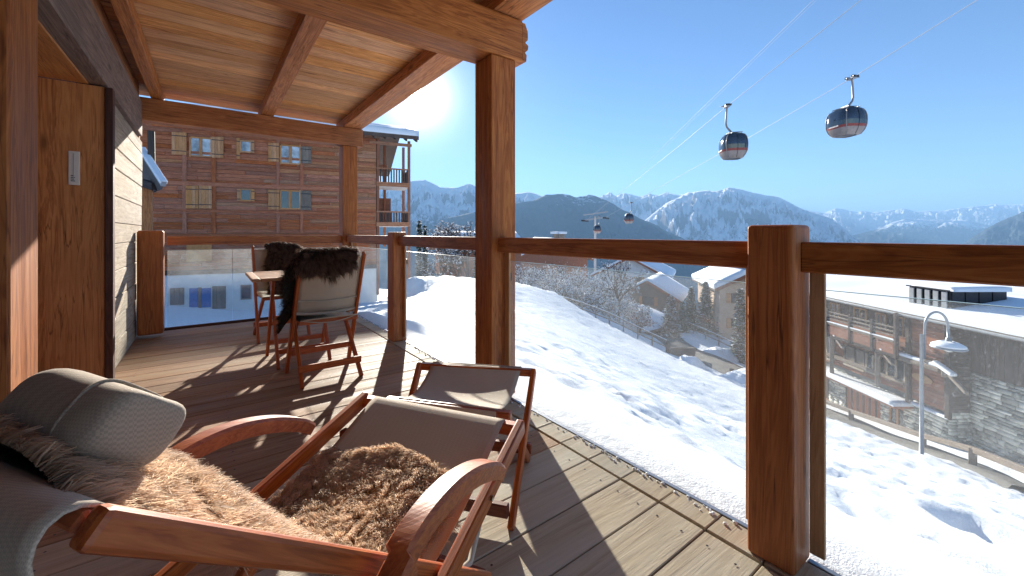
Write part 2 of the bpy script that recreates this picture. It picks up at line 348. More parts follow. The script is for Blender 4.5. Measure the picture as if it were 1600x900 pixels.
# ================================================================== deck
deck = thing('deck', 'weathered timber deck of the balcony running to the glass railing', 'deck', (0, 0, 0), kind='structure')
PITCH = .1935; y0 = .588-PITCH*7
for k in range(36):
    ya = y0+k*PITCH
    if ya > 6.0: break
    x0 = -1.0 if 2.6 < ya < 3.95 else -.62
    dz = random.uniform(-.0015, .0015)
    yb = min(ya+PITCH-.0052, 6.02)
    bar('deck_board', (x0, ya, -.04+dz), (1.472, yb, 0+dz), 'deck' if ya > 2.3 else 'deck_pale' if ya < 1.2 or k % 3 else 'deck', deck, bev=.003)
    bar('border_board', (1.482, ya, -.04), (1.602, yb, .002+random.uniform(-.001, .001)), 'deck_pale', deck, bev=.003, axis='x')
bar('joist', (-1.0, -.8, -.16), (1.47, 6.0, -.045), 'darkwood', deck, axis='x')
bar('edge_trim', (-.62, 6.025, -.16), (1.6, 6.06, .025), 'darkwood', deck)
# ================================================================== balcony roof, posts and beams
roof = thing('balcony_roof', 'open timber balcony roof on square posts with pale boarded ceiling', 'roof', (1.6, 2.3, 0))
bar('tall_post', (1.49, 2.218, .0), (1.69, 2.425, 2.28), 'post', roof, bev=.006, axis='z')
tag(bar('tall_post', (1.49, 5.9, .0), (1.69, 6.1, 2.315), 'post', roof, bev=.006, axis='z'), 'far corner post of the balcony')
tag(bar('tall_post', (-.85, 2.27, .0), (-.575, 2.58, 2.13), 'post', roof, bev=.008, axis='z'), 'dark reddish post beside the door')
def carved_end(name, x0, x1, ya, yb, z0, z1, mat, parent):
    o = bar(name, (x0, ya, z0), (x1, yb, z1), mat, parent, bev=.006)
    return o
carved_end('cross_beam', -.62, 1.74, 2.2, 2.44, 2.282, 2.56, 'timber', roof)
bm = bmesh.new()                                       # scalloped nose of the near cross beam
prof = [(0, 2.29), (.03, 2.29), (.035, 2.335), (.02, 2.35), (.045, 2.375), (.05, 2.405), (.022, 2.42), (.045, 2.445), (.045, 2.5), (.02, 2.552), (0, 2.552)]
vsA = [bm.verts.new((1.742+a, 2.205, z)) for a, z in prof]; vsB = [bm.verts.new((1.742+a, 2.435, z)) for a, z in prof]
bm.faces.new(vsA[::-1]); bm.faces.new(vsB)
for i in range(len(prof)): j = (i+1) % len(prof); bm.faces.new((vsA[i], vsA[j], vsB[j], vsB[i]))
me = bpy.data.meshes.new('beam_nose'); bm.to_mesh(me); bm.free(); link('beam_nose', me, 'timber', roof)
carved_end('cross_beam', -.62, 1.76, 5.88, 6.06, 2.318, 2.565, 'timber', roof)
for xa, xb in ((-.5, -.41), (.525, .665)):
    bar('rafter', (xa, -2.2, 2.57), (xb, 6.3, 2.69), 'timber', roof, axis='y', bev=.005)
bar('rafter', (1.5, -2.2, 2.57), (1.75, 6.3, 2.69), 'timber', roof, axis='y', bev=.005)
y = -2.2
while y < 6.3:
    wd = random.choice((.17, .2, .23)); yb = min(y+wd-.003, 6.34)
    bar('ceiling_board', (-.72, y, 2.693+random.uniform(0, .002)), (1.86, yb, 2.72), 'ceiling', roof, bev=.0025); y += wd
bar('roof_deck', (-2.5, -2.2, 2.724), (1.88, 6.36, 2.82), 'darkwood', roof)
snowslab('snow_layer', [(-2.5, -2.2, 2.822), (1.88, -2.2, 2.822), (1.88, 6.36, 2.822), (-2.5, 6.36, 2.822)], .22, 'roofsnow', roof, n=(20, 30))
# ================================================================== house wall on the left
wall = thing('house_wall', 'timber house wall with a deep door recess and a sunlit plank end', 'wall', (-.6, 4, 0))
z = 0; 
while z < 2.1:
    hh = random.choice((.17, .2, .22)); bar('wall_plank', (-.75, 4.062, z+.003), (-.6+random.uniform(-.004, .006), 6.2, min(z+hh, 2.13)), 'wallplank', wall, bev=.006, axis='y'); z += hh
bar('recess_side_panel', (-1.0, 4.0, 0), (-.58, 4.06, 2.125), 'panel', wall, axis='z')
bar('recess_trim', (-.578, 3.975, 0), (-.535, 4.055, 2.12), 'darkwood', wall, axis='z')
bar('recess_ceiling', (-1.0, 2.58, 2.127), (-.66, 4.0, 2.16), 'panel', wall, axis='y')
bar('wall_beam', (-.72, 2.0, 2.135), (-.565, 5.875, 2.5), 'lintel', wall, axis='y')
bar('wall_plate', (-.7, 2.0, 2.505), (-.59, 5.875, 2.69), 'timber', wall, axis='y')
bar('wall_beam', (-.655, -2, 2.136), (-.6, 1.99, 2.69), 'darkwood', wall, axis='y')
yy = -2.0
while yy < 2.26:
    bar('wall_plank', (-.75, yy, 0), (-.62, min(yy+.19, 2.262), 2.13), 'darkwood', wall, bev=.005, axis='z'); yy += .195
bar('wall_plank', (-.8, 6.2, 0), (-.62, 6.24, 2.6), 'timber', wall, axis='z')
door = thing('balcony_door', 'glazed balcony door in a honey wooden frame inside the recess', 'door', (-.95, 3.3, 0))
bar('door_frame', (-1.0, 3.83, 0), (-.9, 3.995, 2.12), 'panel', door, axis='z')
bar('door_frame', (-.93, 3.76, 0), (-.87, 3.83, 2.05), 'darkwood', door, axis='z')
bar('door_frame', (-1.0, 2.6, 2.0), (-.9, 3.76, 2.12), 'darkwood', door, axis='y')
bar('door_frame', (-1.0, 2.6, 0.0), (-.9, 3.76, .12), 'panel', door, axis='y')
bar('door_pane', (-.97, 2.6, .12), (-.95, 3.76, 2.0), 'window_dark', door, axis='z', bev=0)
pl = thing('wall_thermometer', 'small white upright thermometer plate on the recess panel', 'thermometer', (-.72, 3.99, 1.5))
bar('plate', (-.755, 3.985, 1.425), (-.70, 3.999, 1.655), 'white_plastic', pl, axis='z', bev=.005, seg=2)
bar('tube', (-.731, 3.981, 1.47), (-.727, 3.984, 1.64), 'metal', pl, axis='z', bev=0)
for k in range(4): bar('mark', (-.742, 3.982, 1.45+k*.012), (-.722-.004*(k % 2), 3.984, 1.455+k*.012), 'black', pl, bev=0)
# ================================================================== railing
rail = thing('balcony_railing', 'timber balcony railing with square newel posts and dusty glass panels', 'railing', (1.56, 3, 0))
tag(bar('newel_post', (1.49, .497, .0), (1.635, .641, 1.127), 'post_red', rail, bev=.013, seg=3, axis='z'), 'thick reddish newel post nearest the camera')
bar('newel_post', (1.49, 3.99, .0), (1.635, 4.156, 1.11), 'post', rail, bev=.012, seg=3, axis='z')
bar('newel_post', (-.585, 5.63, .04), (-.375, 5.78, 1.125), 'post_red', rail, bev=.02, seg=3, axis='z')
for ya, yb in ((-2.2, .499), (.639, 2.22), (2.423, 3.992), (4.154, 5.902)):
    bar('top_rail', (1.543, ya, .972), (1.61, yb, 1.07), 'post', rail, bev=.005, axis='y')
    g0 = ya+.012; g1 = yb-.012
    n = 2 if yb-ya > 1.9 else 1
    for i in range(n):
        a = g0+(g1-g0)*i/n+(.004 if i else 0); b = g0+(g1-g0)*(i+1)/n
        gp = bar('glass_panel', (1.612, a, .016), (1.622, b, .912), 'glass', rail, bev=0, axis='y')
        bar('glass_edge', (1.6122, a, .9122), (1.6218, b, .9142), 'glass_edge', gp, bev=0, axis='y')
    bar('glass_channel', (1.606, ya, -.02), (1.628, yb, .003), 'galv', rail, bev=.002, axis='y')
    for yc in (ya+.02, yb-.04):
        for zc in (.78,): bar('glass_clamp', (1.597, yc-.0, zc), (1.63, yc+.022, zc+.055), 'dark_metal', rail, bev=.002)
        bar('end_batten', (1.595, yc-.012, .04), (1.611, yc+.03, .97), 'tabletop', rail, bev=.002, axis='z')
bar('top_rail', (-.37, 5.96, .963), (1.49, 6.03, 1.064), 'post', rail, bev=.005)
for a, b in ((-.37, .24), (.245, .86), (.865, 1.485)):
    gp = bar('glass_panel', (a, 6.062, .03), (b, 6.072, .9), 'glass', rail, bev=0)
    bar('glass_edge', (a, 6.0622, .9002), (b, 6.0718, .9022), 'glass_edge', gp, bev=0)
# ================================================================== terrain
edge_pts = [(1600, 785, 9.8), (1430, 722, 13), (1270, 650, 18), (1170, 607, 22), (1060, 565, 25), (1000, 535, 27), (900, 480, 28), (870, 458, 28), (805, 441, 28), (700, 432, 26), (640, 430, 25)]
E3 = [D(*e) for e in edge_pts]
E2 = np.array([[e.x, e.y] for e in E3])
first = E2[0]+(E2[0]-E2[1])/np.linalg.norm(E2[0]-E2[1])*60; last = E2[-1]+(E2[-1]-E2[-3])/np.linalg.norm(E2[-1]-E2[-3])*60
EP = np.vstack([first, E2, last])
class RBF:
    def __init__(s, P, lam=.05):
        P = np.array(P, float); s.X = P[:, :2]; n = len(P)
        Kk = s.k(np.linalg.norm(s.X[:, None]-s.X[None], axis=-1))+lam*np.eye(n)
        Q = np.c_[np.ones(n), s.X]; A = np.block([[Kk, Q], [Q.T, np.zeros((3, 3))]])
        s.w = np.linalg.solve(A, np.r_[P[:, 2], 0, 0, 0])
    def k(s, r): return -r
    def __call__(s, x, y):
        sh = x.shape; p = np.c_[x.ravel(), y.ravel()]; out = np.empty(len(p))
        for i in range(0, len(p), 20000):
            q = p[i:i+20000]; r = np.linalg.norm(q[:, None]-s.X[None], axis=-1)
            out[i:i+20000] = s.k(r) @ s.w[:-3] + s.w[-3] + q @ s.w[-2:]
        return out.reshape(sh)
fp = [tuple(e) for e in E3]
fp += [(1.7, yv, -.06) for yv in (-2, 0, 1, 2, 3, 4, 5, 6)] + [(2.4, yv, -.22) for yv in (-2, 0, 2, 4, 6)]
fp += [(-.5, 6.4, -.3), (.5, 6.4, -.35), (1.5, 6.4, -.3), (-3, 7, -.4), (-6, 3, -.5)]
fp += [tuple(D(*p)) for p in ((1600, 900, 3.3), (1350, 850, 3.6), (1000, 600, 9), (1350, 720, 9.5), (700, 500, 8.5), (700, 455, 14), (560, 490, 13), (590, 470, 20), (250, 476, 19), (400, 499, 15.5), (330, 488, 17), (250, 476, 28), (330, 488, 26), (400, 499, 24), (590, 476, 26), (575, 480, 16), (630, 470, 24), (850, 520, 11), (1170, 680, 12))]
Ff = RBF(fp)
lp = [D(1442, 716, 14.5), D(1600, 790, 11.5), D(1320, 662, 22), D(1445, 716, 16), D(1270, 648, 24.5), D(1350, 682, 20), D(1170, 597, 28), D(1170, 590, 30), D(1100, 567, 32), D(1060, 553, 35), D(1000, 520, 42), D(1040, 549, 33),
      D(960, 502, 34), D(900, 478, 35), D(870, 462, 38), D(1000, 500, 46), D(900, 470, 50), D(805, 450, 45), D(700, 440, 45), D(1160, 535, 42), D(1090, 510, 48), D(1130, 560, 34), D(1280, 610, 34), D(1500, 650, 26), D(1600, 660, 24), D(640, 440, 50), D(950, 470, 70), D(1150, 500, 70)]
lp += [K(-20, 40, -5), K(-40, 40, -5), K(40, 60, -14), K(60, 30, -14), K(0, 75, -10)]
Fl = RBF([tuple(p) for p in lp])
def seg_sdist(x, y):
    best = np.full(x.shape, 1e9); sg = np.zeros(x.shape)
    for a, b in zip(EP[:-1], EP[1:]):
        d = b-a; L2 = d@d; t = np.clip(((x-a[0])*d[0]+(y-a[1])*d[1])/L2, 0, 1)
        dx = x-a[0]-t*d[0]; dy = y-a[1]-t*d[1]; r = np.hypot(dx, dy); c = d[0]*dy-d[1]*dx
        m = r < best; best = np.where(m, r, best); sg = np.where(m, np.sign(c), sg)
    return best*sg          # sign fixed below
_t = seg_sdist(np.array([3.0]), np.array([2.0]))[0]
SG = -1 if _t > 0 else 1
# footprints and hollows
pits = []
for i in range(3000):
    xq, yq = random.uniform(2.7, 26), random.uniform(-5, 30); dq = math.hypot(xq, yq); s = random.uniform(.11, .24)*(1+.02*dq)
    pits.append((xq, yq, s, s*random.uniform(.45, .85), random.uniform(0, 3.14), random.uniform(.035, .08)*random.choice((1, 1, 1, -.5))))
for t in range(9):        # walking tracks
    d = random.uniform(6, 22); px = random.uniform(700, 1400); p = K((px-800)/FPX*d, d, 0); a = random.uniform(0, 6.28)
    for k in range(18):
        a += random.uniform(-.15, .15); p = p+Vector((math.cos(a), math.sin(a), 0))*.55
        q = p+Vector((-math.sin(a), math.cos(a), 0))*(.12 if k % 2 else -.12)
        if q.x > 2.6: pits.append((q.x, q.y, .2, .13, a, .05))
pb = D(1560, 880, 4.3); pits.append((pb.x, pb.y, .6, .42, .3, .3))  # hollow added to shape a round shadow into the near snow
gridpits = {}
for q in pits: gridpits.setdefault((int(q[0]//1), int(q[1]//1)), []).append(q)
def vnoise(x, y, s, seed=0):
    X = x*s+seed*13.7; Y = y*s+seed*7.3; xi = np.floor(X); yi = np.floor(Y); xf = X-xi; yf = Y-yi
    h = lambda a, b: (np.sin(a*127.1+b*311.7+seed)*43758.5453) % 1.0
    u = xf*xf*(3-2*xf); v = yf*yf*(3-2*yf)
    return (h(xi, yi)*(1-u)+h(xi+1, yi)*u)*(1-v)+(h(xi, yi+1)*(1-u)+h(xi+1, yi+1)*u)*v-.5
def ground(x, y, fine=True):
    x = np.asarray(x, float); y = np.asarray(y, float)
    zf = Ff(x, y); zl = Fl(x, y); s = seg_sdist(x, y)*SG
    t = np.clip(s/4.0, 0, 1); t = t*t*(3-2*t)
    z = zf*(1-t)+np.minimum(zl, zf+.5)*t
    d = np.hypot(x, y)
    far = np.clip((d-70)/60, 0, 1); z = z*(1-far)+(-12-.33*np.maximum(d-70, 0))*far
    z = z+.16*vnoise(x, y, .22, 3)*np.clip((d-6)/10, 0, 1)+.05*vnoise(x, y, .8, 4)*np.clip((d-3)/8, 0, 1)+.008*vnoise(x, y, 2.3, 5)*np.clip((d-3)/3, 0, 1)
    return z
def gz(p): return float(ground(np.array([p[0]]), np.array([p[1]]))[0])
def steps(a0, g, hi, d0, lo=None):
    v = [a0]; d = d0
    while v[-1] < hi: v.append(v[-1]+d); d *= g
    return v
xs = [-400, -250, -150, -90, -60, -40, -28, -20, -14, -10, -7, -5, -3.5, -2.4, -1.6, -1.0, -.4, .2, .8, 1.3, 1.6, 1.63]+steps(1.69, 1.016, 900, .06)
ysp = steps(1.0, 1.017, 900, .07); ysn = [-v+2.0 for v in steps(1.0, 1.03, 300, .07)][1:]; ys = ysn[::-1]+ysp
ys = sorted(ys+[6.06, 6.10]); xs = np.array(xs); ys = np.array(ys)
GX, GY = np.meshgrid(xs, ys, indexing='ij'); GZ = ground(GX, GY)
# near edge: rounded snow roll against the glass, nothing above deck level under the deck
roll = np.exp(-((GX-1.85)/.2)**2)*.07*(GY < 6.4)
GZ = np.where((GX > 1.62), GZ+roll, GZ); GZ = np.where((GX <= 1.66) & (GX > 1.62), np.minimum(GZ, .035), GZ)
under = (GX < 1.625) & (GY < 6.08); GZ = np.where(under, np.minimum(GZ, -.45), GZ)
for (px_, py_, s1, s2, a, dep) in pits:
    i0, i1 = np.searchsorted(xs, (px_-3*s1, px_+3*s1)); j0, j1 = np.searchsorted(ys, (py_-3*s1, py_+3*s1))
    if i1 <= i0 or j1 <= j0: continue
    dx = GX[i0:i1, j0:j1]-px_; dy = GY[i0:i1, j0:j1]-py_; ca, sa = math.cos(a), math.sin(a)
    q = ((dx*ca+dy*sa)/s1)**2+((-dx*sa+dy*ca)/s2)**2
    GZ[i0:i1, j0:j1] -= dep*np.exp(-q*1.3)*(1+.0*q) - dep*.35*np.exp(-(np.sqrt(q)-1.6)**2*4)
snowg = fast('snow_ground', np.c_[GX.ravel(), GY.ravel(), GZ.ravel()], grid_faces(len(xs), len(ys)), 'snow', smooth=True)
tag(snowg, 'snow covered slope with footprints falling away below the balcony', 'snow field', kind='structure')
del snowg['category']
# road ribbon
def ribbon(name, pts, w, mat, lift=.05, label=''):
    P = [Vector(p) for p in pts]; out = []
    for i in range(len(P)-1):
        for k in range(12):
            t = k/12; p0 = P[max(i-1, 0)]; p1 = P[i]; p2 = P[i+1]; p3 = P[min(i+2, len(P)-1)]
            out.append(.5*((2*p1)+(p2-p0)*t+(2*p0-5*p1+4*p2-p3)*t*t+(3*p1-p0-3*p2+p3)*t*t*t))
    V = []; m = 7
    for i, p in enumerate(out):
        W_ = float(np.interp(i/12, range(len(w)), w)); t = (out[min(i+1, len(out)-1)]-out[max(i-1, 0)]); t.z = 0; t.normalize(); nn = Vector((-t.y, t.x, 0))
        zc = max(gz(p+nn*W_*(j/(m-1)-.5)) for j in (0, 3, 6))
        for j in range(m):
            q = p+nn*W_*(j/(m-1)-.5); V.append((q.x, q.y, gz(q)*.4+zc*.6+lift if 0 < j < m-1 else gz(q)-.05))
    o = fast(name, V, grid_faces(len(out), m), mat, smooth=True); o['kind'] = 'structure'; o['label'] = label; return o
ribbon('road', [D(1600, 762, 12.4), D(1510, 728, 14.6), D(1430, 702, 17.2), D(1350, 673, 20.6), D(1270, 643, 24), D(1170, 592, 28.5), D(1110, 563, 33), D(1060, 545, 37), D(1020, 520, 44)], [.8, 1.5, 2.0, 2.3, 2.8, 3.4, 3.4, 3.2, 3], 'asphalt', .12, 'grey village road winding between snow banks')
# ================================================================== log fences and path rails
def log_fence(name, pts, hgt, nrails, label, group, snow=True, r=.06):
    base = [Vector((p.x, p.y, gz(p))) for p in pts]
    t = thing(name, label, 'fence', base[0], group=group)
    for p in base: beam('fence_post', p-Vector((0, 0, .2)), p+Vector((0, 0, hgt)), r*2, r*2, 'greyshutter', t, bev=.01)
    for a, b in zip(base[:-1], base[1:]):
        for k in range(nrails):
            zz = Vector((0, 0, hgt*(1-.5*k)-.06)); rl = beam('fence_rail', a+zz, b+zz, r*1.6, r*2, 'greyshutter', t, bev=.015, ext=.1)
            if snow and k == 0: beam('snow_cap', a+zz+Vector((0, 0, r*1.5)), b+zz+Vector((0, 0, r*1.5)), r*1.5, r*1.1, 'roofsnow', t, bev=.02)
    return t
def interp(a, b, n): return [a.lerp(b, i/(n-1)) for i in range(n)]
log_fence('log_fence', interp(D(1262, 640, 25.5), D(1330, 668, 21.8), 2)+[D(1442, 714, 16.8), D(1520, 748, 14.2), D(1620, 790, 12)], .8, 1, 'low log guard rail along the road under the stone building', 'fences along road and path', r=.1, snow=False)
log_fence('path_fence', interp(D(868, 462, 33), D(1042, 550, 31), 9), .95, 2, 'two rail wooden fence down the shaded snowy path', 'fences along road and path', r=.045)
log_fence('snowy_fence', interp(D(1066, 527, 45), D(1170, 560, 37), 6), 1.0, 2, 'snow capped wooden fence beyond the bend of the road', 'fences along road and path', r=.05)
for (a, lab) in (((1043, 549, 31), 'short thick wooden bollard at the path fence end'), ((1143, 580, 26), 'dark stubby post in the snow mound beside the road')):
    p = D(*a); p.z = gz(p); o = beam('bollard', p-Vector((0, 0, .2)), p+Vector((0, 0, .9)), .22, .22, 'darkclad', None, bev=.03); tag(o, lab, 'post')
lw = beam('retaining_wall', D(1043, 553, 31.5), D(1084, 553, 33), .3, 1.0, 'greyshutter', None); tag(lw, 'low grey boarded wall between the road and the path', 'wall')
def mound(px, py, d, r, h, label):
    p = D(px, py, d); zc = gz(p); V = []; n = 18
    for i in range(n):
        for j in range(28):
            a = j/28*6.283; rr = i/(n-1); q = p+Vector((math.cos(a)*r*rr*1.6, math.sin(a)*r*rr, 0)); k = (1-rr*rr)
            V.append((q.x, q.y, zc-.25+h*k*(1+.35*mnoise.noise(q*1.3))+.12*mnoise.noise(q*3)*k))
    o = fast('snow_mound', V, grid_faces(n, 28, True), 'snow', smooth=True); tag(o, label, 'snow mound', 'ploughed snow mounds')
mound(1160, 590, 24.5, 1.9, 1.0, 'rounded snow mound between the two arms of the road')
mound(1075, 560, 29, 1.0, .8, 'lumpy snow heap on the corner of the boarded wall')
mound(960, 480, 44, 5, 1.7, 'long snow bank under the frosted bushes')
mound(1120, 565, 36, 1.6, .9, 'snow heap below the snow capped fence')
# ================================================================== neighbouring chalet (large wooden facade)
KC = 1.22; O2 = (-12.6*KC, 22.8*KC); U2 = (.910, .414); N2 = (.414, -.910)
def FB(s, z, out=0): return K(O2[0]+U2[0]*s+N2[0]*out, O2[1]+U2[1]*s+N2[1]*out, z)
def fs(px): r = (px-800)/FPX; return KC*(12.6+r*22.8)/(.910-r*.414)
def fz(px, py): return EYE+(HOR-py)/FPX*(22.8*KC+.414*fs(px))
upN = FB(0, 0, 1)-FB(0, 0, 0)
ch = thing('neighbour_chalet', 'big weathered plank chalet with shutters and snowy roof behind the dining set', 'building', FB(0, -3, 0))
def fbox(name, s0, s1, z0, z1, o0, o1, mat, parent=ch, axis='s', bev=.0, jit=0):
    oc = (o0+o1)/2
    if axis == 's': return beam(name, FB(s0, (z0+z1)/2, oc), FB(s1, (z0+z1)/2, oc), abs(o1-o0), abs(z1-z0), mat, parent, bev=bev, jit=jit)
    return beam(name, FB((s0+s1)/2, z0, oc), FB((s0+s1)/2, z1, oc), abs(s1-s0), abs(o1-o0), mat, parent, up=upN, bev=bev, jit=jit)
sL, sR = fs(222), fs(588); er0 = EYE+151/FPX*24.95*KC
fbox('wall_core', sL-6, sR, -7.0, er0, -7, -.1, 'white_plaster', axis='z')
zb = fz(330, 428)
fbox('plaster_wall', sL-6, sR+.1, -7.0, zb, -.1, .0, 'white_plaster')
z = zb+.28; rows = 0
fbox('sill_beam', sL-6, sR, zb, zb+.27, -.1, .09, 'darkclad')
while z < er0:
    hh = random.choice((.2, .24, .28)); s = sL-3+random.uniform(-2, 0)
    while s < sR:
        ln = random.choice((2.6, 3.6, 4.8, 6.5)); e = min(s+ln, sR); gy = (s+e)/2 > fs(535)+random.uniform(-2, 1.5)
        fbox('facade_plank', s, e-.012, z, z+hh-.015, -.1, random.uniform(.0, .03), 'facade_grey' if gy or random.random() < .07 else 'facade'); s = e
    z += hh
def crop4(x, y): return 220+x/3.636, 180+y/3.636
def frect(name, x0, y0, x1, y1, o0, o1, mat, parent=ch, axis='z', **k):
    a = crop4(x0, y0); b = crop4(x1, y1); c = crop4((x0+x1)/2, 0)[0]
    return fbox(name, fs(a[0]), fs(b[0]), fz(c, b[1]), fz(c, a[1]), o0, o1, mat, parent, axis, **k)
for x0, x1 in ((237, 262), (402, 428), (770, 790), (905, 925)): frect('batten', x0, 100, x1, 690, .03, .07, 'facade')
for y0, y1 in ((395, 415), (543, 556), (672, 686), (232, 246)): frect('band_beam', 60, y0, 1325, y1, .03, .075, 'facade', axis='s')
def window(x0, y0, x1, y1, mull=True, lit='window_dark'):
    wdw = frect('window', x0-6, y0-6, x1+6, y1+6, .035, .05, 'darkclad')
    frect('pane', x0, y0, x1, y1, .05, .06, lit, wdw, bev=0)
    for a in ((x0-6, y0-6, x0+2, y1+6), (x1-2, y0-6, x1+6, y1+6)): frect('frame', *a, .05, .1, 'shutter', wdw)
    frect('frame', x0, y1-2, x1, y1+6, .05, .12, 'shutter', wdw, axis='s'); frect('frame', x0, y0-6, x1, y0+2, .05, .1, 'shutter', wdw, axis='s')
    if mull: frect('frame', (x0+x1)/2-9, y0, (x0+x1)/2+9, y1, .06, .1, 'shutter', wdw)
def shutter(x0, y0, x1, y1, mat='shutter', n=4):
    sh = frect('shutter', x0, y0, x1, y1, .075, .09, mat)
    for k in range(n): frect('board', x0+(x1-x0)*k/n+.4, y0, x0+(x1-x0)*(k+1)/n-.6, y1, .09, .11, mat, sh)
    for f in (.14, .82): frect('hinge', x0, y0+(y1-y0)*f, x1, y0+(y1-y0)*f+4, .11, .125, 'dark_metal', sh, axis='s')
window(284, 132, 400, 232, lit='window_sky'); window(570, 150, 626, 208, False, 'window_sky'); window(797, 176, 903, 274, lit='window_sky')
window(572, 424, 626, 484, False); window(797, 432, 903, 530, lit='window_dark')
for a in ((178, 100, 262, 225), (405, 125, 472, 243), (725, 160, 785, 265), (545, 132, 566, 250), (630, 145, 646, 215), (725, 425, 788, 536), (548, 420, 566, 487), (630, 422, 648, 490)): shutter(*a, n=4 if a[2]-a[0] > 40 else 1)
for a in ((258, 402, 330, 530), (332, 402, 405, 530)): shutter(*a)
for a in ((908, 180, 968, 275), (908, 430, 968, 540)): shutter(*a, mat='greyshutter')
frect('shutter', 262, 735, 405, 830, .04, .1, 'shutter')
def fpx(name, px0, py0, px1, py1, o0, o1, mat, parent=ch, axis='z'):
    c = (px0+px1)/2; return fbox(name, fs(px0), fs(px1), fz(c, py1), fz(c, py0), o0, o1, mat, parent, axis)
wd = fpx('window', 294, 448, 331, 481, 0, .03, 'white_plastic')
fpx('curtain', 296, 450, 310, 480, .03, .04, 'blue_curtain', wd); fpx('curtain', 315, 450, 330, 480, .03, .04, 'blue_curtain', wd); fpx('frame', 310, 449, 315, 481, .03, .07, 'greyshutter', wd)
wd = fpx('window', 376, 445, 393, 468, 0, .03, 'greyshutter'); fpx('pane', 378, 447, 391, 466, .03, .04, 'window_dark', wd)
for a in ((266, 450, 288, 476), (332, 447, 353, 482)):
    sh = fpx('shutter', *a, .0, .05, 'greyshutter')
    for k in range(3): wv = (a[2]-a[0])/3; fpx('board', a[0]+wv*k+.3, a[1], a[0]+wv*(k+1)-.3, a[3], .05, .08, 'greyshutter', sh)
# roof with snow
er = EYE+151/FPX*24.95*KC; sE = fs(650); rz = er+2.3
quad = [FB(sL-9, er, 1.1), FB(sE, er, 1.1), FB(sE, rz, -7), FB(sL-9, rz, -7)]
quadslab('roof', quad, .28, 'darkclad', ch)
for k in range(26):
    s = sE-.15-k*.75; beam('roof_rafter', FB(s, er-.36, 1.05), FB(s, er+.02, -.0), .12, .16, 'darkclad', ch)
q2 = [v+Vector((0, 0, .01)) for v in quad]; snowslab('roof_snow', q2, .42, 'roofsnow', ch, n=(50, 20), amp=.1)
back = [FB(sE, rz, -7), FB(sL-9, rz, -7), FB(sL-9, rz-3, -15), FB(sE, rz-3, -15)]; quadslab('roof', back, .28, 'darkclad', ch)
# balconies at the right end
def balcony(zf, rail_top):
    b = fbox('balcony', sR, fs(641), zf-.32, zf, -2.6, 0.1, 'facade_grey')
    fbox('soffit', sR+.05, fs(640), zf-.34, zf-.325, -2.5, .05, 'white_plaster', b)
    fbox('handrail', sR, fs(641), rail_top-.1, rail_top, .0, .1, 'facade_grey', b)
    for k in range(13):
        s = sR+.1+k*(fs(641)-sR-.15)/12; fbox('baluster', s-.05, s+.05, zf, rail_top-.1, .02, .06, 'darkclad', b, axis='z')
    e = fs(641)
    beam('handrail', FB(e-.04, rail_top-.05, 0.05), FB(e-.04, rail_top-.05, -2.6), .08, .1, 'facade_grey', b)
    for k in range(12): o_ = -.1-k*.21; beam('baluster', FB(e-.04, zf, o_), FB(e-.04, rail_top-.1, o_), .05, .1, 'darkclad', b)
zU = fz(612, 285); zL = fz(612, 347)
balcony(zU, fz(612, 263)); balcony(zL, fz(612, 330))
for s, o_ in ((fs(639), .0), (fs(639), -2.5), (sR+.1, 0), (sR+.9, -2.5)): beam('balcony_post', FB(s, -3.5 if o_ == 0 else 0, o_), FB(s, er-.2, o_), .17, .17, 'brownclad', ch)
fbox('balcony_beam', sR-.5, fs(643), er-.62, er-.42, -.1, .1, 'facade_grey')
fbox('end_panel', sR-.02, sR+1.1, fz(612, 262), fz(612, 250), -2.6, -2.5, 'brownclad'); fbox('end_panel', sR, fs(618), zL, fz(612, 306), -2.6, -2.5, 'brownclad')
# small neighbouring eave on the far left
le = thing('side_eave', 'snow edged grey eave jutting out beside the house wall', 'roof', D(235, 260, 9))
quadslab('eave_board', [D(222, 232, 9), D(254, 286, 8.2), D(226, 300, 11), D(205, 255, 11)], .12, 'darkclad', le)
beam('gutter', D(221, 234, 9), D(256, 288, 8.2), .08, .1, 'zinc', le); beam('snow_edge', D(221, 231, 9), D(256, 285, 8.2), .12, .06, 'roofsnow', le)
beam('eave_post', D(236, 205, 8.9), D(237, 258, 8.9), .12, .12, 'darkclad', le); beam('eave_post', D(229, 290, 9), D(229, 400, 9), .2, .2, 'timber', le)
beam('bracket', D(222, 285, 9), D(243, 292, 8.8), .15, .15, 'darkclad', le)

# crumbs of snow along the deck edge
V = []; Fc = []; cr_rng = random.Random(4)
ico = bmesh.new(); bmesh.ops.create_icosphere(ico, subdivisions=1, radius=1); iv = [v.co.copy() for v in ico.verts]; ifc = [[v.index for v in f.verts] for f in ico.faces]; ico.free()
for k in range(230):
    yq = cr_rng.uniform(.7, 5.9); xq = 1.60-abs(cr_rng.gauss(0, .012))-(.03*cr_rng.random()**4); rq = cr_rng.uniform(.002, .009); k0 = len(V)
    if 2.18 < yq < 2.47 or 3.95 < yq < 4.2: continue
    for v in iv: V.append((xq+v.x*rq*cr_rng.uniform(.7, 1.3), yq+v.y*rq*cr_rng.uniform(.7, 1.4), rq*.5+v.z*rq*.8+.002))
    for f in ifc: Fc.append([k0+i for i in f])
crm = fast('snow_crumbs', V, Fc, 'snow', smooth=True); tag(crm, 'little crumbs of snow lying along the deck edge below the glass', kind='stuff')

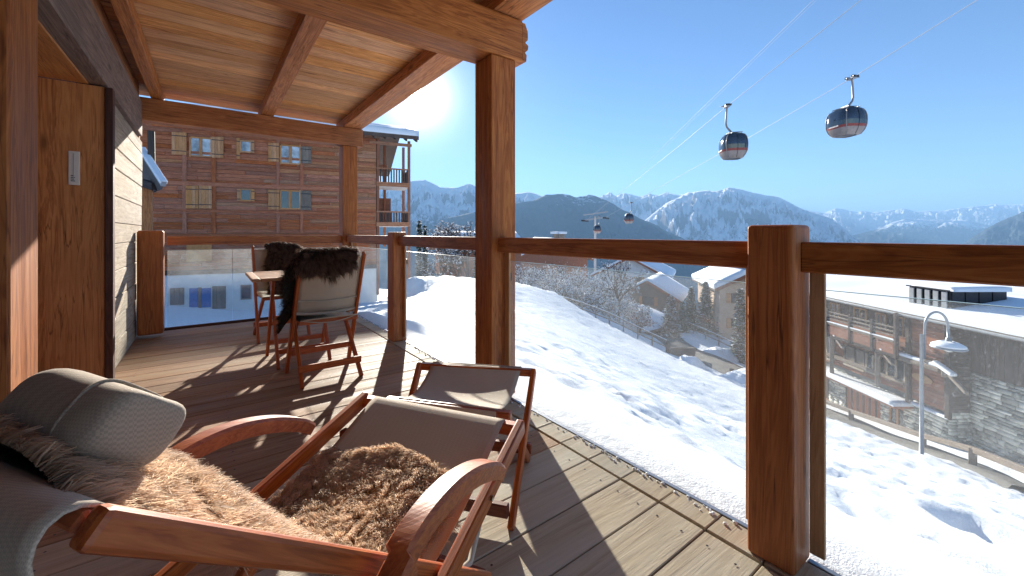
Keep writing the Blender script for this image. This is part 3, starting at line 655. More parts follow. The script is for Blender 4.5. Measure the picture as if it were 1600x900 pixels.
V = []; Fc = []
for k in range(36):
    yy_ = .588+(k-7)*PITCH
    if yy_ > 5.95: break
    for xq in (-.45, .1, .75, 1.40):
        for dy in (.045, .145):
            k0 = len(V); cx_, cy_ = xq+random.uniform(-.004, .004), yy_+dy+random.uniform(-.004, .004)
            for a in range(8): V.append((cx_+.0045*math.cos(a*.785), cy_+.0045*math.sin(a*.785), .0022))
            V.append((cx_, cy_, .0012))
            for a in range(8): Fc.append([k0+a, k0+(a+1) % 8, k0+8])
scr = fast('screw', V, Fc, 'dark_metal', deck); scr['kind'] = 'stuff'
# ================================================================== stone and timber building below on the right
GXc = 20.97
def gt(px): return GXc/((px-800)/FPX)
def gzv(px, py, out=0): return EYE+(HOR-py)/FPX*gt(px)
def G(t, z, out=0): return K(GXc-out, t, z)
upG = G(0, 0, 1)-G(0, 0, 0)
rb = thing('stone_chalet', 'timber and stone chalet with snow roof, balconies and log brackets below the balcony', 'building', G(20, -11, 0))
def gbox(name, t0, t1, z0, z1, o0, o1, mat, parent=rb, axis='t', bev=0, jit=0):
    oc = (o0+o1)/2
    if axis == 't': return beam(name, G(t0, (z0+z1)/2, oc), G(t1, (z0+z1)/2, oc), abs(o1-o0), abs(z1-z0), mat, parent, bev=bev, jit=jit)
    return beam(name, G((t0+t1)/2, z0, oc), G((t0+t1)/2, z1, oc), abs(t1-t0), abs(o1-o0), mat, parent, up=upG, bev=bev, jit=jit)
def gpx(name, px0, py0, px1, py1, o0, o1, mat, parent=rb, axis='t', **k):
    c = (px0+px1)/2; return gbox(name, gt(px0), gt(px1), gzv(c, py1), gzv(c, py0), o0, o1, mat, parent, axis, **k)
TE = gt(1482); ez = -3.12
gbox('core', TE+.1, 36, -13, ez, -6, -.45, 'mortar', axis='z')
gbox('core', 8, TE+.1, -13, ez, -6, -1.2, 'mortar', axis='z')
zst = gzv(1480, 645)                                     # top of the stone base at the corner
def stones(name, t0, t1, zlo, zhi, o, parent, size=.3):
    V = []; Fc = []; rr = []; z = zlo
    while z < zhi:
        hh = random.uniform(.09, .2)*size/.3*1.1; t = t0-random.uniform(0, .3)
        while t < t1:
            ln = random.uniform(.2, .65)*size/.3*.9; a, b = max(t, t0), min(t+ln-.02, t1); zz = min(z+hh-.018, zhi)
            if b > a+.03:
                k = len(V); dep = o+random.uniform(.02, .09); j = lambda: random.uniform(-.018, .018)
                for oo, sh in ((o-.05, 0), (dep, .012)):
                    for (tt, zc) in ((a+sh, z+sh), (b-sh, z+sh), (b-sh, zz-sh), (a+sh, zz-sh)): V.append(tuple(G(tt+j(), zc+j(), oo)))
                for f in ((4, 5, 6, 7), (0, 1, 5, 4), (1, 2, 6, 5), (2, 3, 7, 6), (3, 0, 4, 7)): Fc.append([k+i for i in f])
                rr += [random.random()]*8
            t += ln
        z += hh
    o_ = fast(name, V, Fc, 'stone', parent, attrs={'rr': rr}); o_['kind'] = 'stuff'; return o_
# stone base with openings left free (list of t ranges, z ranges)
openings = [(gt(1369), gt(1313), gzv(1341, 657), gzv(1341, 606)), (gt(1405), gt(1380), gzv(1392, 666), gzv(1392, 634)), (gt(1290), gt(1262), gzv(1276, 620), gzv(1276, 585))]
zfn = lambda t: zst                                       # flat top
cuts = sorted(set([TE, 34]+[o[0] for o in openings]+[o[1] for o in openings]))
for a, b in zip(cuts[:-1], cuts[1:]):
    op = [o for o in openings if o[0] <= (a+b)/2 <= o[1]]
    if op:
        stones('stonework', a, b, -13, op[0][2], -.3, rb); stones('stonework', a, b, op[0][3], zst-.3, -.3, rb)
    else: stones('stonework', a, b, -13, zst-.3, -.3, rb)
for i, op in enumerate(openings):
    wn_ = gbox('window', op[0], op[1], op[2], op[3], -.44, -.4, 'brownclad' if i != 1 else 'window_dark', axis='z')
    n = 6 if i != 1 else 2
    for k in range(n+1): tt = op[0]+(op[1]-op[0])*k/n; gbox('frame', tt-.04, tt+.04, op[2], op[3], -.4, -.34, 'darkclad' if i != 1 else 'shutter', wn_, axis='z')
    gbox('frame', op[0], op[1], op[3]-.1, op[3], -.4, -.3, 'brownclad', wn_); gbox('frame', op[0], op[1], op[2], op[2]+.08, -.4, -.3, 'brownclad', wn_)
# recessed stone part on the right
stones('stonework', 9, TE, -13, gzv(1516, 591), -1.1, rb, .36)
zq = gzv(1516, 591)
t = 9.0
while t < TE: gbox('cladding_board', t, t+.17, zq, ez, -1.2, -1.02-random.uniform(0, .03), 'darkclad', axis='z'); t += .18
# return face between the two (faces the camera)
z = zst
while z < ez:
    beam('cladding_board', K(GXc-.0, TE-.03, z+.1), K(GXc+1.0, TE-.03, z+.1), .05, .19, 'darkclad', rb); z += .2
k = 0
z = -13
V = []; Fc = []; rr = []
while z < zst-.02:
    x = 0
    hh = random.uniform(.1, .2)
    while x < 1.1:
        ln = random.uniform(.25, .5); i0 = len(V); dp_ = random.uniform(.02, .07)
        for yy_, sh in ((TE+.05, 0), (TE-.02-dp_, .012)):
            for (cx_, zc) in ((x+sh, z+sh), (min(x+ln, 1.15)-.02-sh, z+sh), (min(x+ln, 1.15)-.02-sh, z+hh-.02-sh), (x+sh, z+hh-.02-sh)): V.append(tuple(K(GXc+.25+cx_-.2, yy_, zc)))
        for f in ((4, 5, 6, 7), (0, 1, 5, 4), (1, 2, 6, 5), (2, 3, 7, 6), (3, 0, 4, 7)): Fc.append([i0+i for i in f])
        rr += [random.random()]*8; x += ln
    z += hh
fast('stonework', V, Fc, 'stone', rb, attrs={'rr': rr})['kind'] = 'stuff'
# horizontal red-brown cladding above the stone (right bay) and recessed dark wall (left bays)
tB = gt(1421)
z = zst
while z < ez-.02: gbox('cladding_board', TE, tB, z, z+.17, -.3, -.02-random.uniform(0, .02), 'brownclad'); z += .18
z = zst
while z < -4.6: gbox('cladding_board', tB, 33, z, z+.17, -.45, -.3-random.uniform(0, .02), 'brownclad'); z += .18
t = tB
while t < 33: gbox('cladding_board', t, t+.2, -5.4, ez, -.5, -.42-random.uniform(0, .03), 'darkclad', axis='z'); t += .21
gbox('corner_log', tB-.12, tB+.12, zst-.3, ez, -.1, .14, 'darkclad', axis='z', bev=.03)
gbox('corner_log', TE-.1, TE+.16, zst-.3, ez, -.1, .06, 'darkclad', axis='z', bev=.03)
gbox('ridge_band', tB, 33, -7.05, -6.85, -.3, .0, 'greyshutter')
# windows and door openings on the timber storeys
for (a, b, c, d, m_) in ((1384, 562, 1412, 594, 'window_dark'), (1318, 545, 1350, 574, 'greyshutter'), (1352, 555, 1372, 583, 'window_dark'), (1283, 520, 1298, 560, 'window_sky')):
    wn_ = gpx('window', a, b, c, d, -.3, -.1, m_, axis='z'); cpx = (a+c)/2; zt, zb_ = gzv(cpx, b), gzv(cpx, d)
    for e in (a, c, cpx): gbox('frame', gt(e)-.05, gt(e)+.05, zb_, zt, -.1, -.04, 'wallplank' if m_ != 'greyshutter' else 'darkclad', wn_, axis='z')
    gbox('frame', gt(a), gt(c), zb_-.06, zb_+.05, -.1, .02, 'wallplank', wn_)
for (a, b, c, d, m_) in ((1290, 474, 1303, 504, 'window_sky'), (1326, 482, 1344, 512, 'window_dark'), (1360, 490, 1374, 520, 'window_sky'), (1392, 497, 1410, 527, 'window_dark')):
    cpx = (a+c)/2; zt, zb_ = gzv(cpx, b), gzv(cpx, d); wn_ = gbox('window', gt(a), gt(c), zb_, zt, -.42, -.38, m_, axis='z')
    for e in (a, c, cpx): gbox('frame', gt(e)-.05, gt(e)+.05, zb_, zt, -.38, -.32, 'shutter', wn_, axis='z')
    gbox('frame', gt(a), gt(c), zt-.06, zt+.03, -.38, -.3, 'shutter', wn_)
# balcony: floor log, rails, snow
zbal = -5.35
gbox('balcony_floor', tB-.1, 33, zbal-.12, zbal, -.45, .75, 'darkclad')
bsn = gbox('snow_cap', tB, 33, zbal+.75, zbal+.82, .66, .8, 'roofsnow', bev=.02)
gbox('balcony_rail', tB-.1, 33, zbal+.62, zbal+.75, .66, .78, 'greyshutter', bev=.02)
gbox('balcony_board', tB-.1, 33, zbal+.0, zbal+.5, .70, .75, 'brownclad')
for k in range(3): gbox('balcony_rail', tB, 33, zbal+.95+k*.22, zbal+1.03+k*.22, .68, .76, 'greyshutter', bev=.01)
for px in (1285, 1310, 1347, 1383, 1421): tt = gt(px); gbox('balcony_post', tt-.09, tt+.09, zbal-.2, zbal+1.6 if px != 1421 else ez, .6, .8, 'darkclad', axis='z', bev=.03)
# lower log gallery with snow and forked brackets
for (pa, pb) in (((1333, 531), (1478, 576)),):
    za = gzv(pa[0], pa[1]); zb_ = gzv(pb[0], pb[1]); zg = (za+zb_)/2
    beam('gallery_log', G(TE-.2, zg, .5), G(33, zg, .5), .3, .28, 'greyshutter', rb, bev=.08, seg=2)
    beam('snow_cap', G(TE-.2, zg+.2, .5), G(33, zg+.2, .5), .26, .16, 'roofsnow', rb, bev=.05, seg=2)
def bracket(px, ztop, zbot, t=None):
    tt = gt(px)*.98; b = beam('log_bracket', G(tt, zbot, .55), G(tt, ztop, .55), .22, .22, 'greyshutter', rb, bev=.08, seg=2)
    beam('brace', G(tt, ztop-.1, .5), G(tt-1.1, ztop-.75, .7), .17, .17, 'greyshutter', b, bev=.06, seg=2)
    beam('brace', G(tt+.05, ztop-.05, .4), G(tt+.9, ztop+.1, .6), .17, .17, 'greyshutter', b, bev=.06, seg=2)
    beam('snow_cap', G(tt+.5, ztop+.18, .5), G(tt-.5, ztop-.15, .62), .3, .18, 'roofsnow', b, bev=.07, seg=2)
bracket(1375, gzv(1375, 536), gzv(1375, 600)); bracket(1303, gzv(1303, 516), gzv(1303, 580)); bracket(1480, gzv(1480, 572), gzv(1480, 585))
# snow covered ledge over the lower openings
zl_ = gzv(1340, 600)
gbox('canopy', gt(1421), 33, zl_-.12, zl_, -.3, .8, 'brownclad'); ledge = [G(gt(1421), zl_+.005, -.3), G(33, zl_+.005, -.3), G(33, zl_+.005, .85), G(gt(1421), zl_+.005, .85)]
snowslab('snow_layer', ledge, .22, 'roofsnow', rb, n=(40, 8), amp=.04)
snowslab('snow_layer', [G(TE, zst-.29, -.3), G(gt(1421), zst-.29, -.3), G(gt(1421), zst-.29, .05), G(TE, zst-.29, .05)], .12, 'roofsnow', rb, n=(16, 6), amp=.02)
# oval board sign on the right bay
sp_ = G((gt(1427)+gt(1459))/2, gzv(1443, 591.5), .03); V = []; n = 28
for o_ in (0, .05):
    for k in range(n): a = k/n*6.283; V.append(tuple(sp_+RV*(-o_)+FV*(.52*math.cos(a))+Vector((0, 0, .2*math.sin(a)))))
Fc = [list(range(n)), list(range(2*n-1, n-1, -1))]+[[k, (k+1) % n, n+(k+1) % n, n+k] for k in range(n)]
me = bpy.data.meshes.new('oval_sign'); me.from_pydata(V, [], Fc); o = link('oval_sign', me, 'tabletop'); tag(o, 'pale oval wooden board on the brown clad wall behind the street lamp', 'sign')
# roof
ro = [G(8, ez+.05, .5), G(34, ez+.05, .5), G(34, ez+1.7, -12), G(8, ez+1.7, -12)]
quadslab('roof', ro, .22, 'greyshutter', rb); snowslab('roof_snow', [v+Vector((0, 0, .01)) for v in ro], .5, 'roofsnow', rb, n=(70, 30), amp=.12, sc_=.35)
gbox('gutter', 8, 34, ez-.12, ez+.0, .5, .62, 'zinc', bev=.03)
# pleated roof box
rx = thing('roof_box', 'dark metal clad roof box with pleated grey front and snow on top', 'dormer', G(20.5, ez, 0))
t0b, t1b = gt(1485), gt(1421); ztb = -1.7
beam('box_core', K(GXc-.05+1.4, t0b, (ez+ztb)/2-.1), K(GXc-.05+1.4, t1b, (ez+ztb)/2-.1), 2.7, ztb-ez+.2, 'dark_metal', rx)
for k in range(5):
    a = t0b+.08+(t1b-t0b)*k/5; b_ = t0b+(t1b-t0b)*(k+1)/5-.08; beam('panel', K(GXc-.07, a, (ez+ztb)/2-.1), K(GXc-.07, b_, (ez+ztb)/2-.1), .06, ztb-ez+.1, 'zinc', rx)
for k in range(4): beam('side_panel', K(GXc+.05+k*.65, t0b-.02, (ez+ztb)/2), K(GXc+.63+k*.65, t0b-.02, (ez+ztb)/2), .05, ztb-ez, 'dark_metal', rx)
snowslab('snow_cap', [K(GXc+.1, t0b-.05, ztb+.005), K(GXc+2.9, t0b-.05, ztb+.005), K(GXc+2.9, t1b, ztb+.005), K(GXc+.1, t1b, ztb+.005)], .2, 'roofsnow', rx, n=(14, 12), amp=.03)
beam('coping', K(GXc-.1, t0b-.05, ztb+.03), K(GXc-.1, t1b+.05, ztb+.03), .1, .06, 'dark_metal', rx)
# ================================================================== street lamp
lb = D(1442, 716, 14.5); lz = gz(lb)
lamp = thing('street_lamp', 'grey swan neck street lamp with snow on its flat shade', 'street lamp', (lb.x, lb.y, lz))
pt = D(1440, 522, 14.5); base = Vector((pt.x, pt.y, lz-.2))
tube('pole', [base, Vector((pt.x, pt.y, pt.z))], .075, 'galv', lamp, rs=[.065, .05])
arc = [D(1444, 560, 14.5), D(1445, 512, 14.5)]+[D(1463-18*math.cos(a), 510-1.25*18*math.sin(a), 14.5) for a in np.linspace(.25, math.pi, 12)]+[D(1482, 527, 14.5)]
tube('arm', arc, .04, 'galv', lamp)
hd = D(1482, 540, 14.5)
lathe('lamp_shade', [(.03, .30), (.07, .28), (.1, .12), (.3, .03), (.49, -.06), (.47, -.1), (.2, -.1)], hd, 'galv', lamp, n=24)
lathe('snow_cap', [(.1, .1), (.13, .17), (.28, .12), (.44, .03), (.46, -.02), (.3, .0)], hd, 'roofsnow', lamp, n=24)
lathe('bulb', [(.05, -.1), (.12, -.12), (.1, -.2), (.02, -.23)], hd, 'white_plastic', lamp, n=12)
# ================================================================== distant chalets
def gable(name, label, base, ax, w, l, hwall, hroof, wallm, roofsn=.3, over=.6, win=(), basez=None):
    """gable end centred on base, facing -ax direction (towards camera); l deep"""
    ax = Vector(ax).normalized(); sx = Vector((ax.y, -ax.x, 0)); b = Vector(base); t = thing(name, label, 'building', b)
    Z = Vector((0, 0, 1)); P = lambda s, d, z: b+sx*s+ax*d+Z*z
    V = [P(-w/2, 0, 0), P(w/2, 0, 0), P(w/2, 0, hwall), P(0, 0, hwall+hroof), P(-w/2, 0, hwall)]; V += [v+ax*l for v in V]
    Fc = [(0, 1, 2, 3, 4), (9, 8, 7, 6, 5), (0, 5, 6, 1), (1, 6, 7, 2), (0, 4, 9, 5)]
    me = bpy.data.meshes.new('wall'); me.from_pydata([tuple(v) for v in V], [], Fc); link('wall', me, wallm, t)
    sl = hroof/(w/2)
    for s in (-1, 1):
        q = [P(0, -over, hwall+hroof+.05), P(s*(w/2+over), -over, hwall-over*sl+.05), P(s*(w/2+over), l+over, hwall-over*sl+.05), P(0, l+over, hwall+hroof+.05)]
        quadslab('roof', q, .2, 'darkclad', t); snowslab('roof_snow', [v+Z*.01 for v in q], roofsn, 'roofsnow', t, n=(10, 14), amp=.06)
        beam('barge_board', q[0]-Z*.1-ax*.03, q[1]-Z*.1-ax*.03, .08, .3, 'brownclad', t)
    for (s, z, ww, wh, m_) in win:
        f = beam('window', P(s-ww/2, -.03, z), P(s+ww/2, -.03, z), .05, wh, 'darkclad', t)
        beam('pane', P(s-ww/2+.08, -.07, z), P(s+ww/2-.08, -.07, z), .03, wh-.16, m_, f)
        for q_ in (-1, 1): beam('shutter', P(s+q_*(ww/2+.05), -.06, z), P(s+q_*(ww/2+.45), -.06, z), .04, wh, 'shutter', t)
    return t, P
a1 = (RV*.45+FV).normalized()
p = D(985, 480, 72); gable('white_chalet', 'white walled chalet with a broad snowy gable roof above the trees', (p.x, p.y, D(985, 505, 72).z), a1, 11.5, 13, 8.7, 3.0, 'white_plaster', win=((-1.8, 7.6, 1.1, 1.3, 'window_dark'), (1.4, 7.6, 1.1, 1.3, 'window_dark'), (-1.8, 4.6, 1.1, 1.3, 'window_dark'), (1.4, 4.6, 1.1, 1.3, 'window_dark')), roofsn=.45, over=1.2)
a2 = (RV*.55+FV).normalized()
p = D(1013, 500, 52); gable('low_chalet', 'lower timber chalet with a snow roof and skylights among conifers', (p.x, p.y, D(1013, 512, 52).z), a2, 6.6, 8.5, 4.1, 1.9, 'greyshutter', win=((0, 3.4, 1.4, 1.1, 'window_dark'), (-1.6, 1.6, .9, 1.1, 'window_dark'), (1.6, 1.6, .9, 1.1, 'window_dark')), over=.8, roofsn=.35)
a3 = (RV*.2+FV).normalized()
p = D(1162, 540, 42); tw, P3 = gable('tall_chalet', 'tall tan chalet with thick snow roof next to the nearest newel post', (p.x, p.y, D(1150, 545, 42).z), a3, 4.6, 9, 6.4, 1.2, 'tanwall', over=.6, roofsn=.6, win=((-.8, 5.2, .8, 1, 'window_dark'), (.8, 5.2, .8, 1, 'window_dark'), (-.8, 2.6, .8, 1, 'window_dark'), (.8, 2.6, .8, 1, 'window_dark')))
p = D(862, 425, 88); gable('far_chalet', 'brown chalet with flat snowy chimney behind the frosted bushes', (p.x, p.y, D(862, 465, 88).z), (RV*-.3+FV), 17, 10, 8.5, 4.0, 'brownclad', win=tuple((s, zz, 1.2, 1.4, 'window_dark') for s in (-6, -2, 2, 6) for zz in (5.5, 2.5)), over=1, roofsn=.5)
cb = D(873, 364, 90); o = beam('chimney', cb-Vector((0, 0, 3)), cb+Vector((0, 0, -.2)), 2.0, 1.8, 'greyshutter', None, bev=.05); tag(o, 'wide pale chimney stack standing above the far chalet roof', 'chimney')
snowslab('chimney_snow', [cb+Vector((x, y, -.18)) for x, y in ((-1.3, -1.3), (1.3, -1.3), (1.3, 1.3), (-1.3, 1.3))], .5, 'roofsnow', None, n=(10, 10)); tag(C.objects[-1] if False else bpy.data.objects['chimney_snow'], 'snow cushion on top of the wide pale chimney', 'snow')
p = D(690, 420, 70); gable('roof_row_chalet', 'low chalet whose white roof shows over the railing beside the corner post', (p.x, p.y, D(690, 430, 70).z), (RV*.9+FV*.4), 9, 13, 4.8, 2.3, 'brownclad', over=1, roofsn=.5)
# ================================================================== trees
def leafmat(name, c1, c2):
    m, ns, ls, b = newmat(name); a = N(ns, 'ShaderNodeAttribute'); a.attribute_name = 'rr'
    ls.new(ramp(ns, ls, a.outputs['Fac'], [(0, c1), (1, c2)]), b.inputs['Base Color']); b.inputs['Roughness'].default_value = .8; return m
M['needle'] = leafmat('needles', (.012, .03, .018), (.05, .085, .05)); M['frost'] = leafmat('frost', (.5, .54, .6), (.85, .87, .9)); M['twig'] = leafmat('twigs', (.09, .06, .045), (.22, .16, .12))
def quads_at(P, nrm_up, sz, rr):
    n = len(P); a = rng.normal(size=(n, 3)); a /= np.linalg.norm(a, axis=1)[:, None]
    b = rng.normal(size=(n, 3)); b -= (b*a).sum(1)[:, None]*a; b /= np.linalg.norm(b, axis=1)[:, None]
    if nrm_up: a[:, 2] *= .35; b[:, 2] *= .35
    s = sz*rng.uniform(.6, 1.3, n)[:, None]
    V = np.stack([P-a*s-b*s*.4, P+a*s-b*s*.4, P+a*s+b*s*.4, P-a*s+b*s*.4], 1).reshape(-1, 3)
    return V, np.arange(n*4).reshape(n, 4), np.repeat(rr, 4)
def conifer_mesh(h, r, n=2600, frost=.5):
    tiers = 13; P = []; fr = []
    for i in range(n):
        k = random.random()**.75; zc = h*(.08+.92*(1-k))          # denser at bottom
        tier = math.floor(k*tiers)/tiers; rad = r*(tier*.85+.12+.2*(k*tiers % 1)*.6)*random.uniform(.75, 1.1)
        a = random.uniform(0, 6.283); lob = .72+.28*math.sin(a*5+tier*37)
        q = math.sqrt(random.random())*rad*lob; drop = q*.35
        P.append((math.cos(a)*q, math.sin(a)*q, max(.2, zc-drop))); fr.append(q/(r+.01))
    return np.array(P)
def conifer(base, h, r, label, n=2600, frost=.45, parent=None):
    b = Vector(base); t = thing('conifer', label, 'tree', b, group='snowy conifers below the balcony')
    tube('trunk', [b, b+Vector((0, 0, h*.97))], .1, 'bark', t, n=6, rs=[h*.02, .02])
    P = conifer_mesh(h, r, n)+np.array(b); V, F_, rr = quads_at(P, True, .03*h+.04, rng.random(len(P)))
    c = fast('crown', V, F_, 'needle', t, attrs={'rr': rr})
    m = rng.random(len(P)) < frost; P2 = P[m]+np.array([0, 0, .03*h*.25]); V, F_, rr = quads_at(P2, True, .026*h+.03, rng.random(len(P2)))
    fast('snow_cover', V, F_, 'frost', c, attrs={'rr': rr})
def gbase(px, py, d): p = D(px, py, d); return Vector((p.x, p.y, gz(p)-.2))
def ztop(b, px, py, d): return D(px, py, d).z-b.z
def con_at(px, ytop, d, rpx, label, **k):
    b = gbase(px, 500, d); h = D(px, ytop, d).z-b.z; conifer(b, max(h, 1.5), rpx/FPX*d, label, **k)
con_at(1080, 448, 47, 17, 'slim dark conifer right of the low chalet roof')
con_at(1103, 440, 45, 20, 'tall snow dusted conifer left of the tall tan chalet', n=3600)
con_at(1157, 452, 36, 17, 'conifer hard against the nearest newel post', n=3600)
con_at(1048, 462, 40, 22, 'round snow laden conifer in front of the low chalet', frost=1.0, n=3000)
con_at(1168, 425, 55, 12, 'distant conifer tip beside the thick snow roof')
con_at(1126, 420, 60, 9, 'narrow frosted conifer rising by the thick snow roof', frost=.8)
con_at(935, 470, 48, 16, 'small conifer in the frosted thicket')
con_at(1012, 478, 46, 13, 'short conifer below the low chalet gable')
con_at(1066, 470, 44, 12, 'bushy conifer between the round one and the slim one')
con_at(1128, 470, 43, 12, 'conifer growing in front of the tan chalet wall')
for i, (px, yt, d, r_) in enumerate(((655, 345, 62, 7), (664, 352, 64, 6), (745, 362, 64, 6))):
    con_at(px, yt, d, r_, ['small dark conifer just right of the chalet balconies', 'shorter conifer second from the chalet balconies', 'little conifer behind the tall balcony post'][i], n=900)
def broad_tree(name, px, ytop, d, rpx, label, group, frost=1.0, n=1500, trunk=True, kbush=False):
    b = gbase(px, 500, d); h = max(1.2, D(px, ytop, d).z-b.z); r = rpx/FPX*d; t = thing(name, label, 'tree' if not kbush else 'shrub', b, group=group)
    V = []; Fc = []; tips = []
    def br(p, dr, L, rad, lev):
        q = p+dr*L; a = dr.cross(Vector((0, 0, 1)) if abs(dr.z) < .9 else Vector((1, 0, 0))).normalized(); c = dr.cross(a); k0 = len(V)
        for pp, rr_ in ((p, rad), (q, rad*.6)):
            for k in range(3): an = k*2.094; V.append(tuple(pp+(a*math.cos(an)+c*math.sin(an))*rr_))
        for k in range(3): Fc.append([k0+k, k0+(k+1) % 3, k0+3+(k+1) % 3, k0+3+k])
        if lev == 0: tips.append(q); return
        tips.append(q)
        for k in range(4 if lev > 1 else 3):
            nd = (dr+Vector((random.gauss(0, .5), random.gauss(0, .5), random.gauss(.1, .3)))).normalized(); br(p.lerp(q, random.uniform(.45, 1)), nd, L*random.uniform(.55, .8), rad*.6, lev-1)
    if kbush:
        for k in range(7): br(b, Vector((random.gauss(0, .5), random.gauss(0, .5), 1)).normalized(), h*.38, .03+.006*h, 3)
    else: br(b, Vector((0, 0, 1)), h*.42, .02*h+.02, 4)
    # fit crown to wanted size
    fast('branches', V, Fc, 'bark', t)['kind'] = 'stuff'
    T = np.array([tuple(q) for q in tips]); idx = rng.integers(0, len(T), n); P = T[idx]+rng.normal(size=(n, 3))*r*.13
    V1, F1, rr = quads_at(P, False, .045+.0011*d, rng.random(n)); cr = fast('crown', V1, F1, 'frost' if frost > .5 else 'twig', t, attrs={'rr': rr}); cr['kind'] = 'stuff'
    m = rng.random(n) < .5; V1, F1, rr = quads_at(P[m]+rng.normal(size=(m.sum(), 3))*.08, False, .04+.0009*d, rng.random(m.sum())); fast('twigs', V1, F1, 'twig', t, attrs={'rr': rr})['kind'] = 'stuff'
kk = 0
words = ['tallest', 'thin', 'dense', 'leaning', 'squat', 'spreading', 'pale', 'dark stemmed', 'ragged', 'bushy', 'slender', 'wide', 'low', 'open', 'feathery', 'crooked', 'brittle', 'round']
spots_ = [(815, 402, 46, 16), (838, 398, 50, 18), (862, 405, 46, 18), (888, 410, 42, 18), (915, 415, 46, 18), (940, 418, 50, 14), (965, 452, 38, 18), (905, 440, 38, 16), (850, 425, 38, 16), (825, 428, 36, 14), (880, 430, 36, 16), (930, 445, 36, 16), (985, 462, 42, 14), (1000, 470, 38, 12), (955, 430, 52, 15), (1030, 478, 50, 10), (875, 402, 60, 14), (900, 420, 56, 14)]
for i, (px, yt, d, r_) in enumerate(spots_):
    broad_tree('frosted_bush', px, yt, d, r_, f'{words[i]} frosted bush in the thicket beyond the snow field, ' + ('far left part' if px < 850 else 'left middle part' if px < 900 else 'right middle part' if px < 950 else 'right part'), 'frosted bushes beyond the snow field', kbush=True, n=1500)
broad_tree('bare_tree', 966, 398, 37, 12, 'slim bare frosted tree beside the path fence', 'bare trees', n=600)
for i, (px, yt) in enumerate(((688, 338), (703, 336), (716, 342), (731, 344))):
    broad_tree('bare_tree', px, yt, 48, 7, ['thin frosted birch above the railing, leftmost of four', 'tallest frosted birch above the railing', 'third frosted birch above the railing', 'frosted birch nearest the tall balcony post'][i], 'bare trees', n=700)
# ================================================================== cable car
pyl = D(930, 372, 125); pzt = D(930, 338, 125).z
py_ = thing('lift_pylon', 'distant grey lift pylon with cross arms carrying the cables', 'pylon', Vector((pyl.x, pyl.y, gz(pyl))))
tube('mast', [Vector((pyl.x, pyl.y, gz(pyl))), Vector((pyl.x, pyl.y, pzt))], .6, 'galv', py_, rs=[.7, .3], n=8)
sidev = (D(949, 338, 124)-D(911, 345, 126))
for dz_ in (0, 1.6): beam('cross_arm', D(912, 344, 126)+Vector((0, 0, dz_)), D(950, 339, 124)+Vector((0, 0, dz_)), .4, .4, 'galv', py_)
for a in ((914, 345, 126), (947, 341, 124)): p = D(*a); beam('sheave_train', p-FV*3-RV*1.5, p+FV*3+RV*1.5, .35, .5, 'dark_metal', py_)
def cable(label, pts, r):
    P = [Vector(p) for p in pts]; o = tube('lift_cable', P, r*.62, 'cablesteel', None, n=6); tag(o, label, 'cable', 'cables of the lift')
def ext(a, b, k): return a+(a-b)*k
gA, gB = D(1136, 166, 29), D(1331, 122, 25)
endA, endB = D(917, 343, 126), D(947, 339, 124)
def through(p, q, k): return [ext(p, q, k), p, q]
upA = D(1345, 0, 19.0); upB = D(1527, 0, 18.2)
cable('upper carrying cable the left gondola hangs from', [ext(upA, gA, .6), upA, gA, D(1060, 229, 40), endA], .028)
cable('lower carrying cable the right gondola hangs from', [ext(upB, gB, .8), upB, gB, D(1170, 215, 38), endB], .028)
u1 = D(1271, 0, 30)
cable('thin communication cable above both gondolas', [ext(u1, D(1060, 205, 60), .4), u1, D(1060, 205, 60), D(935, 330, 126)], .022)
cable('second thin cable running close beside the thin one', [ext(D(1276, 0, 31), D(1065, 205, 61), .4), D(1276, 0, 31), D(1065, 205, 61), D(938, 331, 126)], .012)
